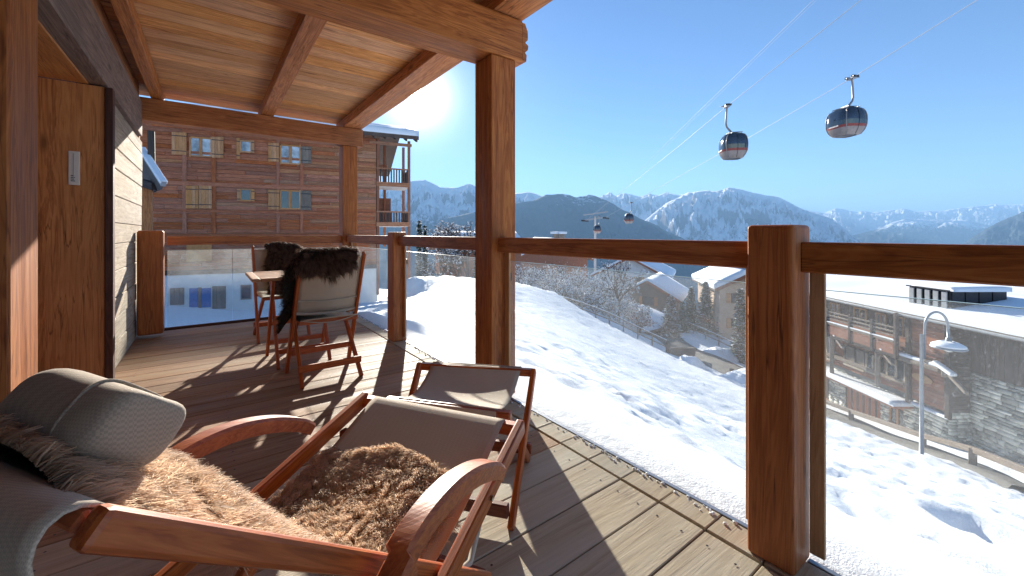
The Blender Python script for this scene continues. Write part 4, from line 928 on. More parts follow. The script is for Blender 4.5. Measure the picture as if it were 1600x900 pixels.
def gondola():
    t = thing('gondola_cabin', 'x', 'gondola', (0, 0, 0), group='gondola cabins on the lift')
    def ring(z, a, b, n=32, p=3.2): 
        R_ = []
        for k in range(n):
            an = 2*math.pi*k/n; c, s = math.cos(an), math.sin(an); R_.append((a*math.copysign(abs(c)**(2/p), c), b*math.copysign(abs(s)**(2/p), s), z))
        return R_
    prof = [(-2.55, .55, .62), (-2.5, .72, .82), (-2.2, .92, 1.02), (-1.98, 1.0, 1.1), (-1.78, 1.05, 1.15), (-1.42, 1.07, 1.18), (-1.1, 1.05, 1.17), (-.75, .97, 1.1), (-.5, .82, .96), (-.38, .62, .75), (-.34, .3, .4)]
    def band(nm, i0, i1, mat, sc_=1.0, par=t, cap=None):
        V = []
        for z, a, b in prof[i0:i1+1]: V += ring(z, a*sc_, b*sc_)
        m_ = i1-i0+1; Fc = [list(map(int, f)) for f in grid_faces(m_, 32, True)]
        if cap == 'lo': Fc.append(list(range(32))[::-1])
        if cap == 'hi': Fc.append([len(V)-32+k for k in range(32)])
        me = bpy.data.meshes.new(nm); me.from_pydata(V, [], Fc); return link(nm, me, mat, par, None, True)
    band('lower_shell', 0, 3, 'silver_paint', cap='lo'); rbnd = band('red_band', 3, 4, 'red_paint'); band('dark_band', 4, 5, 'dark_gloss')
    band('window_band', 5, 8, 'dark_gloss', .99); band('roof', 8, 10, 'dark_metal', cap='hi')
    for k in (4, 12, 20, 28):
        pts = [Vector(ring(z, a*1.015, b*1.015)[k]) for z, a, b in prof[1:9]]; tube('frame_rib', pts, .04, 'silver_paint', t, n=5)
    for s in (-1, 1):
        pts = [Vector(ring(z, a*1.012, b*1.012)[8 if s > 0 else 24]) for z, a, b in prof[1:9]]; tube('door_seam', pts, .018, 'black', t, n=4)
        for k in range(7): bar('lettering', (s*1.065, -.42+k*.13, -1.88), (s*1.085, -.42+k*.13+.07, -1.78), 'white_plastic', rbnd, bev=0)
    for s in (-1, 1): tube('ski_rack', [(s*.5, -.75, -.3), (s*.5, .75, -.3)], .035, 'galv', t, n=5); tube('ski_rack', [(-.5, s*.55, -.27), (.5, s*.55, -.27)], .03, 'galv', t, n=5)
    bar('roof_frame', (-.25, -.5, -.36), (.25, .5, -.24), 'galv', t, bev=.02)
    arm = [(0, 0, -.3), (.12, 0, -.22), (.32, 0, .05), (.52, 0, .3), (.6, 0, .62), (.56, 0, 1.5), (.5, 0, 2.1)]
    tube('hanger_arm', arm, .085, 'silver_paint', t, n=10, rs=[.08, .09, .085, .08, .08, .075, .07])
    bar('grip', (.3, -.35, 2.06), (.68, .35, 2.28), 'galv', t, bev=.04); tube('grip_wheel', [(.25, -.3, 2.23), (.75, -.3, 2.23)], .1, 'dark_metal', t, n=10); tube('grip_wheel', [(.25, .3, 2.23), (.75, .3, 2.23)], .1, 'dark_metal', t, n=10)
    bar('grip_lever', (.6, -.2, 2.18), (1.0, -.12, 2.22), 'dark_metal', t)
    return t
g0 = gondola()
def set_g(o, grip, rz, s=1.0, label=''):
    M0 = Matrix.Translation(Vector(grip)) @ Matrix.Rotation(rz, 4, 'Z') @ Matrix.Scale(s, 4) @ Matrix.Translation(Vector((-.5, 0, -2.17)))
    o.matrix_basis = M0; o['label'] = label
g1_, g2_, g3_ = copy_tree(g0), copy_tree(g0), copy_tree(g0)
cdir = (gB-endB); yaw = math.atan2(cdir.y, cdir.x)+math.pi/2
set_g(g0, gB, yaw+.15, .76, 'large dark glazed gondola on the lower cable at upper right')
set_g(g1_, gA, yaw+math.pi-.1, .8, 'silver and dark gondola hanging left of the larger one')
set_g(g2_, gB.lerp(endB, .64), yaw, .95, 'small distant gondola against the blue forest ridge')
set_g(g3_, D(936, 338, 112), yaw, 1.0, 'tiny gondola passing the lift pylon')
# ================================================================== mountains
def mtn_mat(name, forest, snowline, rock=(.12, .12, .13), sn=(.8, .82, .86), fcol=(.05, .065, .075), amt=.5):
    m, ns, ls, b = newmat(name); g = N(ns, 'ShaderNodeNewGeometry'); sx = N(ns, 'ShaderNodeSeparateXYZ'); ls.new(g.outputs['Position'], sx.inputs[0])
    nz = N(ns, 'ShaderNodeSeparateXYZ'); ls.new(g.outputs['Normal'], nz.inputs[0])
    n1 = noise(ns, ls, g.outputs['Position'], .0018, 8, .65); n2 = noise(ns, ls, g.outputs['Position'], .012, 6, .7)
    hgt = mat_math(ns, ls, 'DIVIDE', mat_math(ns, ls, 'SUBTRACT', sx.outputs[2], forest), 500.0)
    f = mat_math(ns, ls, 'ADD', hgt, mat_math(ns, ls, 'MULTIPLY', mat_math(ns, ls, 'SUBTRACT', n1, .5), 2.4)); f = mat_math(ns, ls, 'ADD', f, mat_math(ns, ls, 'MULTIPLY', mat_math(ns, ls, 'SUBTRACT', n2, .5), 1.6))
    fo = ramp(ns, ls, f, [(.0, (0, 0, 0)), (.35, (1, 1, 1))])
    st = mat_math(ns, ls, 'ADD', nz.outputs[2], mat_math(ns, ls, 'MULTIPLY', mat_math(ns, ls, 'SUBTRACT', n2, .5), amt)); rk = ramp(ns, ls, st, [(.42, (0, 0, 0)), (.6, (1, 1, 1))])
    col = mixc(ns, ls, rk, rock, sn); col = mixc(ns, ls, fo, fcol, col); ls.new(col, b.inputs['Base Color']); b.inputs['Roughness'].default_value = .9; b.inputs['Specular IOR Level'].default_value = .1
    bump(ns, ls, b, n2, .7, 40)
    return m
def mrange(name, label, out, Dc, base, mat, front=.35, amp=.3, seed=0, fscale=1.0, step=2.0):
    pxs = np.arange(out[0][0], out[-1][0]+.1, step); hy = np.interp(pxs, [o[0] for o in out], [o[1] for o in out]); rows = 56; V = []
    for i, (px, py) in enumerate(zip(pxs, hy)):
        a = (px-800)/FPX; dirv = RV*a+FV; zc = EYE+(HOR-py)/FPX*Dc
        jag = mnoise.fractal(Vector((px*.045, seed*3.1, 0)), 1.0, 2.0, 4)*Dc/FPX*1.6
        for r in range(rows):
            t = (r-6)/(rows-7)                       # t<0 behind the crest
            dd = Dc*(1-front*t) if t >= 0 else Dc*(1-t*.5); p = dirv*dd; h = (zc-base); tt = abs(t)
            prof = zc+jag-h*(tt**.9 if t >= 0 else min(1, tt*3.0))
            nn = mnoise.ridged_multi_fractal(Vector((p.x, p.y, 0))*(1.0/(Dc*.05))*fscale+Vector((seed, 0, 0)), .9, 2.1, 6, 1.0, 2.0)-1.1
            prof += nn*h*amp*min(1, tt*5)*(1-.6*tt)
            V.append((p.x, p.y, prof))
    o = fast(name, V, grid_faces(len(pxs), rows), mat, smooth=True); tag(o, label, kind='structure'); return o
mA = mtn_mat('mountain_far', -700, 0, rock=(.16, .16, .18), amt=.7); mF = mtn_mat('mountain_forest', 700, 0, sn=(.7, .72, .76)); mB = mtn_mat('mountain_mid', 150, 0)
mrange('mountain', 'left mountain range with forested flanks', [(560, 300), (600, 292), (641, 283), (664, 281), (688, 292), (715, 293), (733, 287), (760, 296), (790, 303), (807, 301), (821, 300), (840, 304), (870, 312), (960, 350), (1040, 390)], 12000, -900, mtn_mat('mountain_left', 250, 0), seed=1, amp=.28)
mrange('mountain', 'jagged far snow peaks behind the dark ridge', [(900, 330), (925, 312), (944, 306), (952, 300), (962, 306), (972, 302), (985, 304), (1000, 308), (1013, 303), (1028, 306), (1040, 301), (1060, 305), (1080, 303), (1130, 320), (1180, 340)], 17000, -900, mA, seed=2, amp=.35, fscale=1.4)
mrange('mountain', 'large central snow mountain above the valley', [(1000, 350), (1040, 318), (1076, 301), (1100, 298), (1118, 299), (1130, 297), (1138, 293), (1152, 294), (1166, 298), (1178, 303), (1200, 304), (1216, 308), (1232, 316), (1255, 327), (1275, 334), (1300, 341), (1335, 370), (1370, 395)], 11500, -1000, mtn_mat('mountain_snow', -250, 0, rock=(.2, .2, .22)), seed=3, amp=.3)
mrange('mountain', 'far right range with sunlit snow faces', [(1230, 340), (1255, 329), (1287, 333), (1305, 326), (1340, 330), (1375, 331), (1392, 328), (1407, 326), (1432, 330), (1455, 329), (1475, 329), (1490, 325), (1500, 324), (1537, 321), (1562, 319), (1600, 320), (1640, 318), (1700, 315), (1900, 312)], 23000, -900, mA, seed=4, amp=.32, fscale=1.2)
mrange('mountain', 'middle forested shoulders in front of the far range', [(1260, 375), (1310, 372), (1365, 360), (1395, 347), (1412, 342), (1440, 344), (1475, 343), (1510, 345), (1550, 352), (1600, 356), (1700, 350), (1900, 345)], 16000, -1100, mB, seed=5, amp=.25)
mrange('mountain', 'dark forested ridge sloping down to the right', [(700, 340), (770, 325), (807, 318), (832, 313), (853, 304), (880, 303), (901, 308), (920, 304), (947, 313), (973, 327), (1010, 345), (1070, 375), (1120, 398), (1180, 430)], 8500, -900, mF, seed=6, amp=.14)
mrange('mountain', 'small dark spur below the central mountain', [(1080, 395), (1118, 373), (1150, 350), (1172, 340), (1190, 346), (1230, 356), (1290, 372), (1350, 388), (1420, 400)], 10000, -1000, mtn_mat('mountain_spur', 500, 0), seed=7, amp=.18)
mrange('mountain', 'dark slope entering at the right edge', [(1480, 395), (1505, 380), (1540, 358), (1575, 340), (1600, 330), (1660, 300), (1760, 270), (1900, 250)], 8500, -900, mtn_mat('mountain_right', 600, 0), seed=8, amp=.18)
mrange('valley_slope', 'forested lower valley slopes under the mountains', [(-400, 372), (200, 375), (640, 378), (900, 386), (1200, 390), (1500, 388), (1900, 380)], 7200, -1500, mF, seed=9, amp=.1, step=8)
vf = fast('valley_floor', [tuple(K(x, y, -1480)) for x, y in ((-60000, -20000), (60000, -20000), (60000, 60000), (-60000, 60000))], [[0, 1, 2, 3]], 'snow'); tag(vf, 'valley floor far below', kind='structure')
# haze
x0_, x1_ = 40000, 30000
hz = [K(x, y, z) for z in (-1500, 1850) for x, y in ((-30000, -2000), (45000, -2000), (45000, 36000), (-30000, 36000))]
me = bpy.data.meshes.new('haze'); me.from_pydata([tuple(v) for v in hz], [], [(3, 2, 1, 0), (4, 5, 6, 7), (0, 1, 5, 4), (1, 2, 6, 5), (2, 3, 7, 6), (3, 0, 4, 7)])
mh = bpy.data.materials.new('haze'); mh.use_nodes = True; nt = mh.node_tree; nt.nodes.remove(nt.nodes['Principled BSDF'])
pv = nt.nodes.new('ShaderNodeVolumePrincipled'); pv.inputs['Color'].default_value = (.36, .64, 1, 1); pv.inputs['Density'].default_value = 5.5e-5; pv.inputs['Anisotropy'].default_value = .0
nt.links.new(pv.outputs[0], nt.nodes['Material Output'].inputs['Volume'])
o = link('haze', me, mh); tag(o, 'thin blue mountain haze', kind='stuff')
# ================================================================== fur
def fur(name, surf, mask, n, length, mat, parent, width=.0016, clump=.022, droop=.4, flow=(0, 0, 0), curl=.5, seed=1, segs=4):
    """surf(u,v)->(pos,normal) arrays; ribbons gathered in curly locks"""
    r = np.random.default_rng(seed); U = r.random(n*3); W = r.random(n*3); m = mask(U, W); U = U[m][:n]; W = W[m][:n]; n = len(U)
    P, Nn = surf(U, W)
    # clumps
    cell = clump; wob = np.c_[np.sin(P[:, 1]*61+P[:, 0]*23), np.sin(P[:, 0]*57+P[:, 2]*31), np.sin(P[:, 2]*53+P[:, 1]*19)]*cell*.6
    key = np.floor((P+wob)/cell+r.random(3)); h = (np.sin(key@np.array([127.1, 311.7, 74.7]))*43758.5453) % 1; h2 = (np.sin(key@np.array([269.5, 183.3, 246.1]))*43758.5453) % 1; h3 = (np.sin(key@np.array([113.5, 271.9, 124.6]))*43758.5453) % 1
    cc = (key+.5)*cell
    cdir = np.c_[h-.5, h2-.5, h3-.5]
    big = np.c_[np.sin(P[:, 0]*17+seed+2*np.sin(P[:, 1]*11)), np.sin(P[:, 1]*19+seed*2+2*np.sin(P[:, 0]*13)), 0*P[:, 0]]*.4
    rnd = r.normal(size=(n, 3))*.3
    base = Nn+np.array(flow)+cdir*curl*1.5+big+rnd*.6; base /= np.linalg.norm(base, axis=1)[:, None]
    L = length*r.uniform(.6, 1.2, n)*(.8+.35*h2)
    side = np.cross(base, r.normal(size=(n, 3))); side /= np.linalg.norm(side, axis=1)[:, None]
    V = np.zeros((n, segs+1, 2, 3)); tt = np.zeros((n, segs+1, 2)); ph = h*6.28
    perp = np.cross(base, np.array([.3, .5, .8])); perp /= np.linalg.norm(perp, axis=1)[:, None]; perp2 = np.cross(base, perp)
    for k in range(segs+1):
        t = k/segs; c = P+base*(L*t)[:, None]; c[:, 2] -= droop*L*t*t
        conv = (cc-P); conv -= (conv*base).sum(1)[:, None]*base; c += conv*(.16*t)
        c += (perp*np.cos(ph+t*5)[:, None]+perp2*np.sin(ph+t*5)[:, None])*(L*.13*curl*t)[:, None]
        wd_ = width*(1-.75*t**1.5); V[:, k, 0] = c-side*wd_/2; V[:, k, 1] = c+side*wd_/2; tt[:, k] = t
    q = []; b = np.arange(n)[:, None]*(2*(segs+1)); kk = np.arange(segs)[None, :]*2
    F_ = np.stack([b+kk, b+kk+1, b+kk+3, b+kk+2], -1).reshape(-1, 4)
    rr = np.repeat((.5*h3+.5*r.random(n)), 2*(segs+1)); o = fast(name, V.reshape(-1, 3), F_, mat, parent, attrs={'tt': tt.ravel(), 'rr': rr}, smooth=True); o['kind'] = 'stuff'; return o
def surf_mesh(name, surf, mask, nu, nv, mat, lift=.0, parent=None):
    u = np.linspace(0, 1, nu); v = np.linspace(0, 1, nv); UU, VV = np.meshgrid(u, v, indexing='ij'); P, Nn = surf(UU.ravel(), VV.ravel()); P = P+Nn*lift
    F_ = grid_faces(nu, nv); mk = mask(UU.ravel(), VV.ravel()); F_ = F_[mk[F_].all(1)]; return fast(name, P, F_, mat, parent, smooth=True)
def num_surf(pos):
    def s(u, v):
        e = 1e-3; p = pos(u, v); a = pos(u+e, v)-p; b = pos(u, v+e)-p; n = np.cross(a, b); n /= np.linalg.norm(n, axis=1)[:, None]+1e-12
        return p, n
    return s
def blob_mask(seed, k=.14, ex=(1, 1)):
    def m(u, v):
        x = (u-.5)*2; y = (v-.5)*2; a = np.arctan2(y, x); r_ = (np.abs(x)**2.6+np.abs(y)**2.6)**(1/2.6)
        return r_ < (.93-k*.5+k*.35*np.sin(a*3+seed)+k*.3*np.sin(a*5+seed*2.3)+k*.25*np.sin(a*9+seed))
    return m
# ================================================================== lounger in the foreground
TR = np.array(D(812, 674, 1.237))[:2]; Dn = np.array((RV*-.365+FV*-.931))[:2]; Wn = np.array((RV*-.931+FV*.365))[:2]; LW = .594
def Lg(L, lat, z): return Vector((TR[0]+Dn[0]*L+Wn[0]*lat, TR[1]+Dn[1]*L+Wn[1]*lat, z))
def back_z(L): return .163+(L-.159)*.848
def seat_z(L): return .505-.26*L
lo = thing('lounge_chair', 'reclining teak lounge chair with taupe sling and curved armrests in the foreground', 'chair', Lg(.5, .3, 0))
for lat in (.0, LW):
    s = 1 if lat == 0 else -1
    beam('seat_rail', Lg(-.015, lat, seat_z(-.015)-.0), Lg(.74, lat, seat_z(.74)), .026, .045, 'teak', lo, bev=.006, seg=2)
    beam('back_rail', Lg(.165, lat+.03*s, back_z(.165)), Lg(.972, lat+.03*s, back_z(.972)), .024, .034, 'teak', lo, bev=.007, seg=2)
    # curved armrest: flat plank bent in an arch
    path = [(.67, .548), (.64, .57), (.568, .598), (.46, .598), (.349, .57), (.25, .524), (.222, .498)]
    n = 64; ts = np.linspace(0, len(path)-1, n); Ls = np.interp(ts, range(len(path)), [p[0] for p in path]); Zs = np.interp(ts, range(len(path)), [p[1] for p in path])
    for _ in range(30): Ls[1:-1] = (Ls[:-2]+2*Ls[1:-1]+Ls[2:])/4; Zs[1:-1] = (Zs[:-2]+2*Zs[1:-1]+Zs[2:])/4
    V = []; lc = lat-.012*s if True else lat
    for i in range(n):
        j0, j1 = max(i-1, 0), min(i+1, n-1); tL, tz = Ls[j1]-Ls[j0], Zs[j1]-Zs[j0]; q = math.hypot(tL, tz); nL, nz_ = -tz/q, tL/q
        if nz_ < 0: nL, nz_ = -nL, -nz_
        wdt = .0235; th = .017+.003*math.sin(i/(n-1)*3.14)
        off = -.048*s*(1-i/(n-1)) if False else 0
        for (du, dv) in ((-wdt, -th), (wdt, -th), (wdt+.001, th*.6), (wdt-.005, th), (-wdt+.005, th), (-wdt-.001, th*.6)):
            V.append(tuple(Lg(Ls[i]+nL*dv, lat-.02*s+off+du+(-.012*s if i < 14 else 0), Zs[i]+nz_*dv)))
    Fc = [list(map(int, f)) for f in grid_faces(n, 6, True)]+[[5, 4, 3, 2, 1, 0], [(n-1)*6+k for k in range(6)]]
    me = bpy.data.meshes.new('armrest'); me.from_pydata(V, [], Fc); ar = link('armrest', me, 'teak', lo)
    c = Lg(.645, lat-.056*s, .562); d_ = Vector((Wn[0], Wn[1], 0))*s
    tube('bolt', [c-d_*.01, c+d_*.012], .008, 'brass', ar, n=12); c2 = Lg(.24, lat-.016*s, seat_z(.24)+.0); tube('bolt', [c2-d_*.002, c2+d_*.012], .006, 'brass', lo, n=12)
    beam('leg', Lg(.74, lat+.045*s, .0), Lg(.36, lat+.045*s, .36), .024, .04, 'teak', lo, bev=.005, seg=2)
    beam('leg', Lg(.19, lat+.052*s, .0), Lg(.19, lat+.052*s, .2), .02, .035, 'teak', lo, bev=.005, seg=2)
Wv = Vector((Wn[0], Wn[1], 0))
beam('front_bar', Lg(.0, 0.0, seat_z(0)-.004), Lg(.0, LW, seat_z(0)-.004), .04, .034, 'teak', lo, bev=.008, seg=2)
beam('cross_bar', Lg(.12, .015, seat_z(.12)-.03), Lg(.12, LW-.015, seat_z(.12)-.03), .03, .026, 'teak_dark', lo, bev=.005)
beam('cross_bar', Lg(.19, .03, .19), Lg(.19, LW-.03, .19), .04, .026, 'teak_dark', lo, bev=.005)
beam('cross_bar', Lg(.70, .0, .05), Lg(.70, LW, .05), .03, .045, 'teak_dark', lo, bev=.005)
beam('head_bar', Lg(.965, .04, back_z(.965)+.0), Lg(.965, LW-.04, back_z(.965)), .02, .02, 'teak', lo, bev=.008)
# sling profile along the chair
prof = [(-.012, seat_z(0)+.005), (0, seat_z(0)+.018), (.1, seat_z(.1)+.0), (.2, seat_z(.2)-.018), (.3, .405), (.4, .382), (.48, .385), (.56, .465), (.66, .575), (.78, .69), (.9, .795), (.97, back_z(.97)+.02), (1.0, back_z(.97)-.0), (.99, back_z(.97)-.06)]
pc = np.cumsum([0]+[math.hypot(b[0]-a[0], b[1]-a[1]) for a, b in zip(prof[:-1], prof[1:])]); pc /= pc[-1]
pu = np.linspace(0, 1, 400); PLs = np.interp(pu, pc, [p[0] for p in prof]); PZs = np.interp(pu, pc, [p[1] for p in prof])
kern = np.ones(17)/17; PLs[8:-8] = np.convolve(PLs, kern, 'valid'); PZs[8:-8] = np.convolve(PZs, kern, 'valid')
def sling_pos(la, lb, lift=0):
    def f(u, v):
        L_ = np.interp(u, pu, PLs); z_ = np.interp(u, pu, PZs); lat = la+(lb-la)*v; sag = -.014*np.sin(np.clip(lat/LW, 0, 1)*np.pi)*np.sin(np.clip(u, 0, 1)*np.pi)
        return np.c_[TR[0]+Dn[0]*L_+Wn[0]*lat, TR[1]+Dn[1]*L_+Wn[1]*lat, z_+sag+lift]
    return f
allm = lambda u, v: np.ones(np.shape(u), bool)
sl = surf_mesh('sling', num_surf(sling_pos(.05, .545)), allm, 90, 24, 'sling', parent=lo)
md = sl.modifiers.new('thick', 'SOLIDIFY'); md.thickness = .0035
# hanging spare fabric loop under the seat
tube('hem', [Lg(.45, .03, .36), Lg(.35, .05, .30), Lg(.25, .04, .275), Lg(.17, .05, .33)], .008, 'hem', lo)
# pillow
def pillow(center, axis, up_, thick_dir, a, b, c, mat):
    V = []; nu, nv = 40, 28; axis, up_, td = [Vector(v).normalized() for v in (axis, up_, thick_dir)]
    def sgn(x, e): return math.copysign(abs(x)**e, x)
    for i in range(nu):
        ph = -math.pi/2+math.pi*i/(nu-1)
        for j in range(nv):
            th = 2*math.pi*j/nv; x = sgn(math.sin(ph), .45)*a; r_ = abs(math.cos(ph))**.3; y_ = sgn(math.cos(th), .5)*b*r_; z_ = sgn(math.sin(th), .7)*c*r_
            wr = .008*mnoise.noise(Vector((x*9, y_*14, z_*9)))+.006*math.sin(x*38+y_*20)*(abs(x)/a)**2
            V.append(tuple(Vector(center)+axis*x+up_*(y_)+td*(z_+wr)))
    o = fast('headrest_pillow', V, grid_faces(nu, nv, True), mat, smooth=True); return o
bk = (Lg(1.0, 0, back_z(1.0))-Lg(.8, 0, back_z(.8))).normalized(); nrm_b = Wv.cross(bk).normalized()
if nrm_b.z < 0: nrm_b = -nrm_b
pw = pillow(Lg(.885, .23, .877), Wv, bk, nrm_b, .105, .052, .04, 'cushion')
tag(pw, 'grey woven headrest pillow strapped to the head of the lounge chair', 'pillow')
pts = []
for k in range(25):
    pass
# sheepskin draped from backrest to seat
pr_ = []
for k in range(48):
    a = 2*math.pi*k/48; sg = lambda x, e: math.copysign(abs(x)**e, x); pr_.append(Lg(.885, .23, .877)-Wv*.05+bk*(sg(math.cos(a), .5)*.052*.99)+nrm_b*(sg(math.sin(a), .7)*.04*.99))
tube('piping', pr_+[pr_[0]], .0022, 'cushion', pw, n=6)
def pelt(name, label, posf, mask, n, length, matf, mathide, seed, group='sheepskins', **k):
    sf = num_surf(posf); o = surf_mesh(name, sf, mask, 50, 40, mathide, .004); tag(o, label, 'sheepskin', group)
    p, nn = sf(np.array([.5]), np.array([.5])); 
    fur('wool', sf, mask, n, length, matf, o, seed=seed, **k); return o
def lounger_fur(u0, u1, la, lb, lift=.018, bulge=.012):
    def f(u, v):
        uu = u0+(u1-u0)*u; L_ = np.interp(uu, pu, PLs); hump = .045*np.exp(-((L_-.80)/.11)**2)*np.sin(np.clip(v, .02, .98)*np.pi)**.9; return sling_pos(la, lb, lift)(uu, v)+np.c_[0*u, 0*u, hump-.045*np.clip(np.abs(2*v-1), 0, 1.1)**4+bulge*np.sin(np.clip(u, 0, 1)*9)*np.sin(np.clip(v, 0, 1)*7)]
    return f
def flipn(posf):      # make normals point up
    return posf
s_at = lambda L: float(np.interp(L, PLs[:380], pu[:380]))
seatf = lounger_fur(s_at(.15), s_at(.985), .065, .575)
def upward(posf):
    sf = num_surf(posf)
    p, n = sf(np.array([.5]), np.array([.5]))
    return (lambda u, v: posf(u, 1-v)) if n[0, 2] < 0 else posf
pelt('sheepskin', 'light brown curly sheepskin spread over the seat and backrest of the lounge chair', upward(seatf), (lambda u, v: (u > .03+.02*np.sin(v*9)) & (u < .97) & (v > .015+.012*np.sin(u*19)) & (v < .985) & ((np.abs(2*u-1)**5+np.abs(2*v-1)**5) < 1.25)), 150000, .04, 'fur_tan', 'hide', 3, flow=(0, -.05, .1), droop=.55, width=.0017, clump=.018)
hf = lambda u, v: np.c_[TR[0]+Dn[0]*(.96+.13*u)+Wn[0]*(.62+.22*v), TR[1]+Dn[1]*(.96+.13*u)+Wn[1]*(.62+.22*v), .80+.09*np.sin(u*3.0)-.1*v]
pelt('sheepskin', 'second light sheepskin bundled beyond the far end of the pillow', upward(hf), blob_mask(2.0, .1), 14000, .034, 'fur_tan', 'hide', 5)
# ================================================================== footstool
fr_, fl_, nr_, nl_ = [Vector(v) for v in ((1.262, 1.531, .42), (.877, 1.938, .42), (.901, 1.226, .415), (.589, 1.627, .415))]
fo = thing('footstool', 'folding teak footstool with taupe sling seat beside the tall post', 'footstool', ((fr_+nl_)/2)*1 - Vector((0, 0, .42)))
beam('top_bar', fl_, fr_, .035, .035, 'teak', fo, bev=.006, ext=.01); beam('top_bar', nl_, nr_, .035, .035, 'teak', fo, bev=.006, ext=.01)
for a, b, s in ((fr_, nr_, 1), (fl_, nl_, -1)):
    dn = Vector((0, 0, 1)); a0 = Vector((a.x, a.y, 0)); b0 = Vector((b.x, b.y, 0)); wv_ = (fr_-fl_).normalized()*s
    beam('leg', a+wv_*.012+dn*.012, b0.lerp(a0, -.04)+wv_*.012, .024, .042, 'teak', fo, bev=.005)
    beam('leg', b-wv_*.014, a0.lerp(b0, .02)-wv_*.014, .024, .042, 'teak', fo, bev=.005)
z4 = Vector((0, 0, .06)); z5 = Vector((0, 0, .05))
beam('cross_bar', Vector((nl_.x, nl_.y, 0))+z4, Vector((nr_.x, nr_.y, 0))+z4, .03, .05, 'teak_dark', fo, bev=.005); beam('cross_bar', Vector((fl_.x, fl_.y, 0))+z5, Vector((fr_.x, fr_.y, 0))+z5, .03, .05, 'teak_dark', fo, bev=.005)
def stoolpos(u, v):
    A = np.array(fl_); B = np.array(fr_); Cc = np.array(nr_); Dd = np.array(nl_); vv = .09+.82*v
    p = (A[None]*(1-vv)[:, None]+B[None]*vv[:, None])*(1-u)[:, None]+(Dd[None]*(1-vv)[:, None]+Cc[None]*vv[:, None])*u[:, None]
    p[:, 2] += .021-.055*np.sin(np.clip(u, 0, 1)*np.pi)**.8-.012*np.sin(v*np.pi)*np.sin(np.clip(u, 0, 1)*np.pi); return p
ss = surf_mesh('sling', num_surf(stoolpos), allm, 24, 20, 'sling', parent=fo); md = ss.modifiers.new('thick', 'SOLIDIFY'); md.thickness = .003
for a, b in ((nl_, nr_), (fl_, fr_)):
    q0 = a.lerp(b, .09); q1 = a.lerp(b, .91); o_ = (((fr_+fl_)/2-(nr_+nl_)/2).normalized())*(-.0195 if a is nl_ else .0195)
    beam('sling_hem', q0+o_-Vector((0, 0, .003)), q1+o_-Vector((0, 0, .003)), .004, .045, 'sling', fo, bev=.001)
# ================================================================== dining chairs (built facing +Y, feet centred on origin)
def dining_chair(label):
    t = thing('dining_chair', label, 'chair', (0, 0, 0), group='folding dining chairs')
    B = lambda n, a, b, w_, h_, m_='teak', par=t, **k: beam(n, a, b, w_, h_, m_, par, bev=.004, **k)
    for s in (-1, 1):
        B('back_upright', (s*.235, .22, 0), (s*.215, -.26, .95), .024, .045); B('leg', (s*.205, -.235, 0), (s*.19, .21, .44), .024, .04)
        tube('bolt', [(s*.222, -.02, .235+.24), (s*.24, -.02, .235+.24)], .008, 'brass', t, n=8)
    B('cross_bar', (-.22, -.175, .12), (.22, -.175, .12), .022, .05); B('cross_bar', (-.215, .13, .17), (.215, .13, .17), .022, .045)
    B('cross_bar', (-.2, .2, .435), (.2, .2, .435), .03, .03); B('cross_bar', (-.21, -.12, .44), (.21, -.12, .44), .026, .03)
    def seat(u, v): return np.c_[-.19+.38*v, -.2+.42*u, .455-.035*np.sin(u*np.pi)+.02*(1-u)]
    def backp(u, v): 
        z = .50+.42*u; return np.c_[-.215+.43*v, .22-.48*z/.95-.02*0-.035*np.sin(v*np.pi)*(1-.3*u), z]
    a = surf_mesh('seat', num_surf(seat), allm, 10, 10, 'hem', parent=t); a.modifiers.new('thick', 'SOLIDIFY').thickness = .004
    a = surf_mesh('backrest', num_surf(backp), allm, 10, 14, 'sling', parent=t); a.modifiers.new('thick', 'SOLIDIFY').thickness = .004
    for zz, m_ in ((.50, 'hem'), (.60, 'hem')):
        tube('hem', [Vector((-.215+.43*v, .22-.48*zz/.95-.04*math.sin(v*math.pi)-.006, zz-.012*math.sin(v*3.14))) for v in np.linspace(0, 1, 10)], .007 if zz > .55 else .012, 'hem', t)
    tube('cord', [Vector((-.2+.4*v, -.13-.02*math.sin(v*3.14), .46-.03*math.sin(v*math.pi))) for v in np.linspace(0, 1, 10)], .004, 'hem', t, n=6)
    return t
c1 = dining_chair('folding dining chair with its taupe back to the camera'); c2 = copy_tree(c1); c2['label'] = 'folding dining chair on the far side of the small table facing the camera'
ch1 = Matrix.Translation((.735, 3.42, 0)) @ Matrix.Rotation(math.radians(1), 4, 'Z'); ch2 = Matrix.Translation((.62, 4.98, 0)) @ Matrix.Rotation(math.radians(184), 4, 'Z')
c1.matrix_basis = ch1; c2.matrix_basis = ch2
def drape(mw, seedv):
    """over the backrest from low outside, over the top, down the inside and over the seat"""
    path = np.array([(-.27, .70), (-.30, .80), (-.305, .90), (-.29, .965), (-.25, .985), (-.215, .95), (-.14, .8), (-.05, .62), (-.02, .52), (.06, .485), (.2, .475), (.25, .46), (.27, .38), (.275, .32)])
    pc_ = np.r_[0, np.cumsum(np.hypot(*np.diff(path, axis=0).T))]; pc_ /= pc_[-1]; R3 = np.array(mw.to_3x3()); T3 = np.array(mw.translation)
    def f(u, v):
        y_ = np.interp(u, pc_, path[:, 0]); z_ = np.interp(u, pc_, path[:, 1]); wdt = .235+.04*np.sin(u*7+seedv)
        x_ = -.085+(v-.5)*2*(wdt+.03)-.03*(u > .55); z_ = z_-1.3*np.maximum(np.abs(x_)-.215, 0); z_ = z_-.03*((v-.5)*2)**2*(u > .1)+.008*np.sin(v*9+seedv)
        return np.c_[x_, y_, z_] @ R3.T + T3
    return f
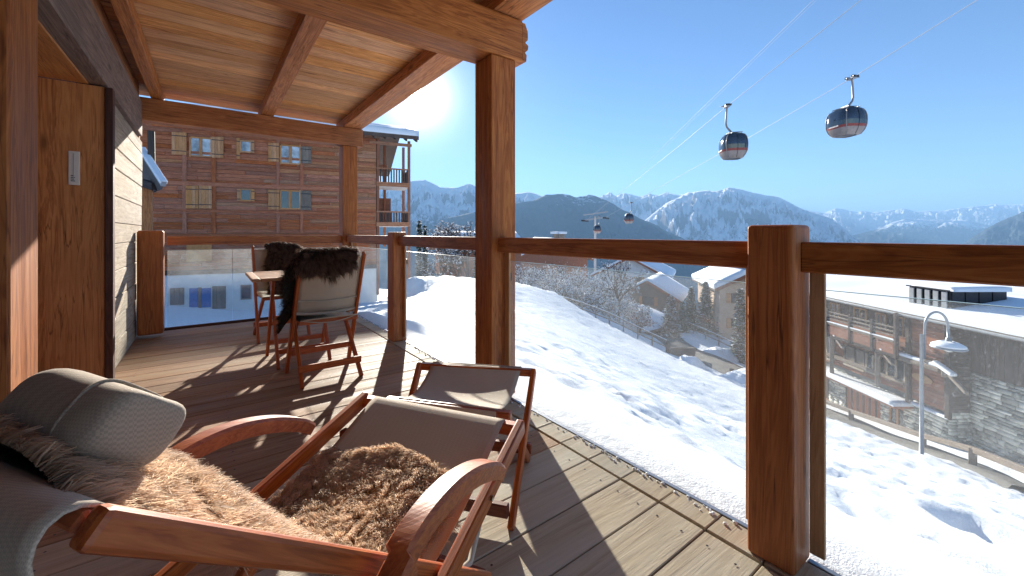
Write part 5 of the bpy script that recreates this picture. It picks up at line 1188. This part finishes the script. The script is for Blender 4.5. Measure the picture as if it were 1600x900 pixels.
def outward(posf):
    sf = num_surf(posf); p, n = sf(np.array([.3]), np.array([.5])); return posf if n[0, 2] > 0 else (lambda u, v: posf(u, 1-v))
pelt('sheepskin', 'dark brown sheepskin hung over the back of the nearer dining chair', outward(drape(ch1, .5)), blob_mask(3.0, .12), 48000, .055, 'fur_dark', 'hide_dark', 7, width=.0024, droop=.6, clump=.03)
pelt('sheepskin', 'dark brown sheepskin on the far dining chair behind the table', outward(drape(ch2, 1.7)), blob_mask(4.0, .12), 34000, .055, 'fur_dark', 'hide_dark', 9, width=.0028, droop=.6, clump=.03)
# ================================================================== table
ta = thing('dining_table', 'small folding slatted teak table between the two dining chairs', 'table', (.65, 4.0, 0))
x0t, x1t, y0t, y1t = .27, 1.03, 3.72, 4.42
bar('top_frame', (x0t, y0t, .715), (x0t+.06, y1t, .742), 'tabletop', ta, axis='y', bev=.01, seg=3); bar('top_frame', (x1t-.06, y0t, .715), (x1t, y1t, .742), 'tabletop', ta, axis='y', bev=.01, seg=3)
bar('top_frame', (x0t+.06, y0t, .716), (x1t-.06, y0t+.06, .7415), 'tabletop', ta, bev=.006); bar('top_frame', (x0t+.06, y1t-.06, .716), (x1t-.06, y1t, .7415), 'tabletop', ta, bev=.006)
n = 10
for k in range(n): a = y0t+.068+(y1t-y0t-.136)*k/n; bar('slat', (x0t+.055, a, .72), (x1t-.055, a+(y1t-y0t-.136)/n-.010, .739), 'tabletop', ta, bev=.003)
for xx, s in ((.425, 1), (.875, -1)):
    beam('leg', (xx, 4.24, 0), (xx, 3.80, .715), .024, .04, 'teak', ta, bev=.004); beam('leg', (xx+.03*s, 3.755, 0), (xx+.03*s, 4.24, .715), .024, .04, 'teak', ta, bev=.004)
beam('cross_bar', (.425, 4.16, .13), (.875, 4.16, .13), .022, .04, 'teak', ta); beam('cross_bar', (.45, 3.83, .12), (.85, 3.83, .12), .022, .04, 'teak', ta); beam('cross_bar', (.45, 4.0, .37), (.85, 4.0, .37), .022, .04, 'teak', ta)
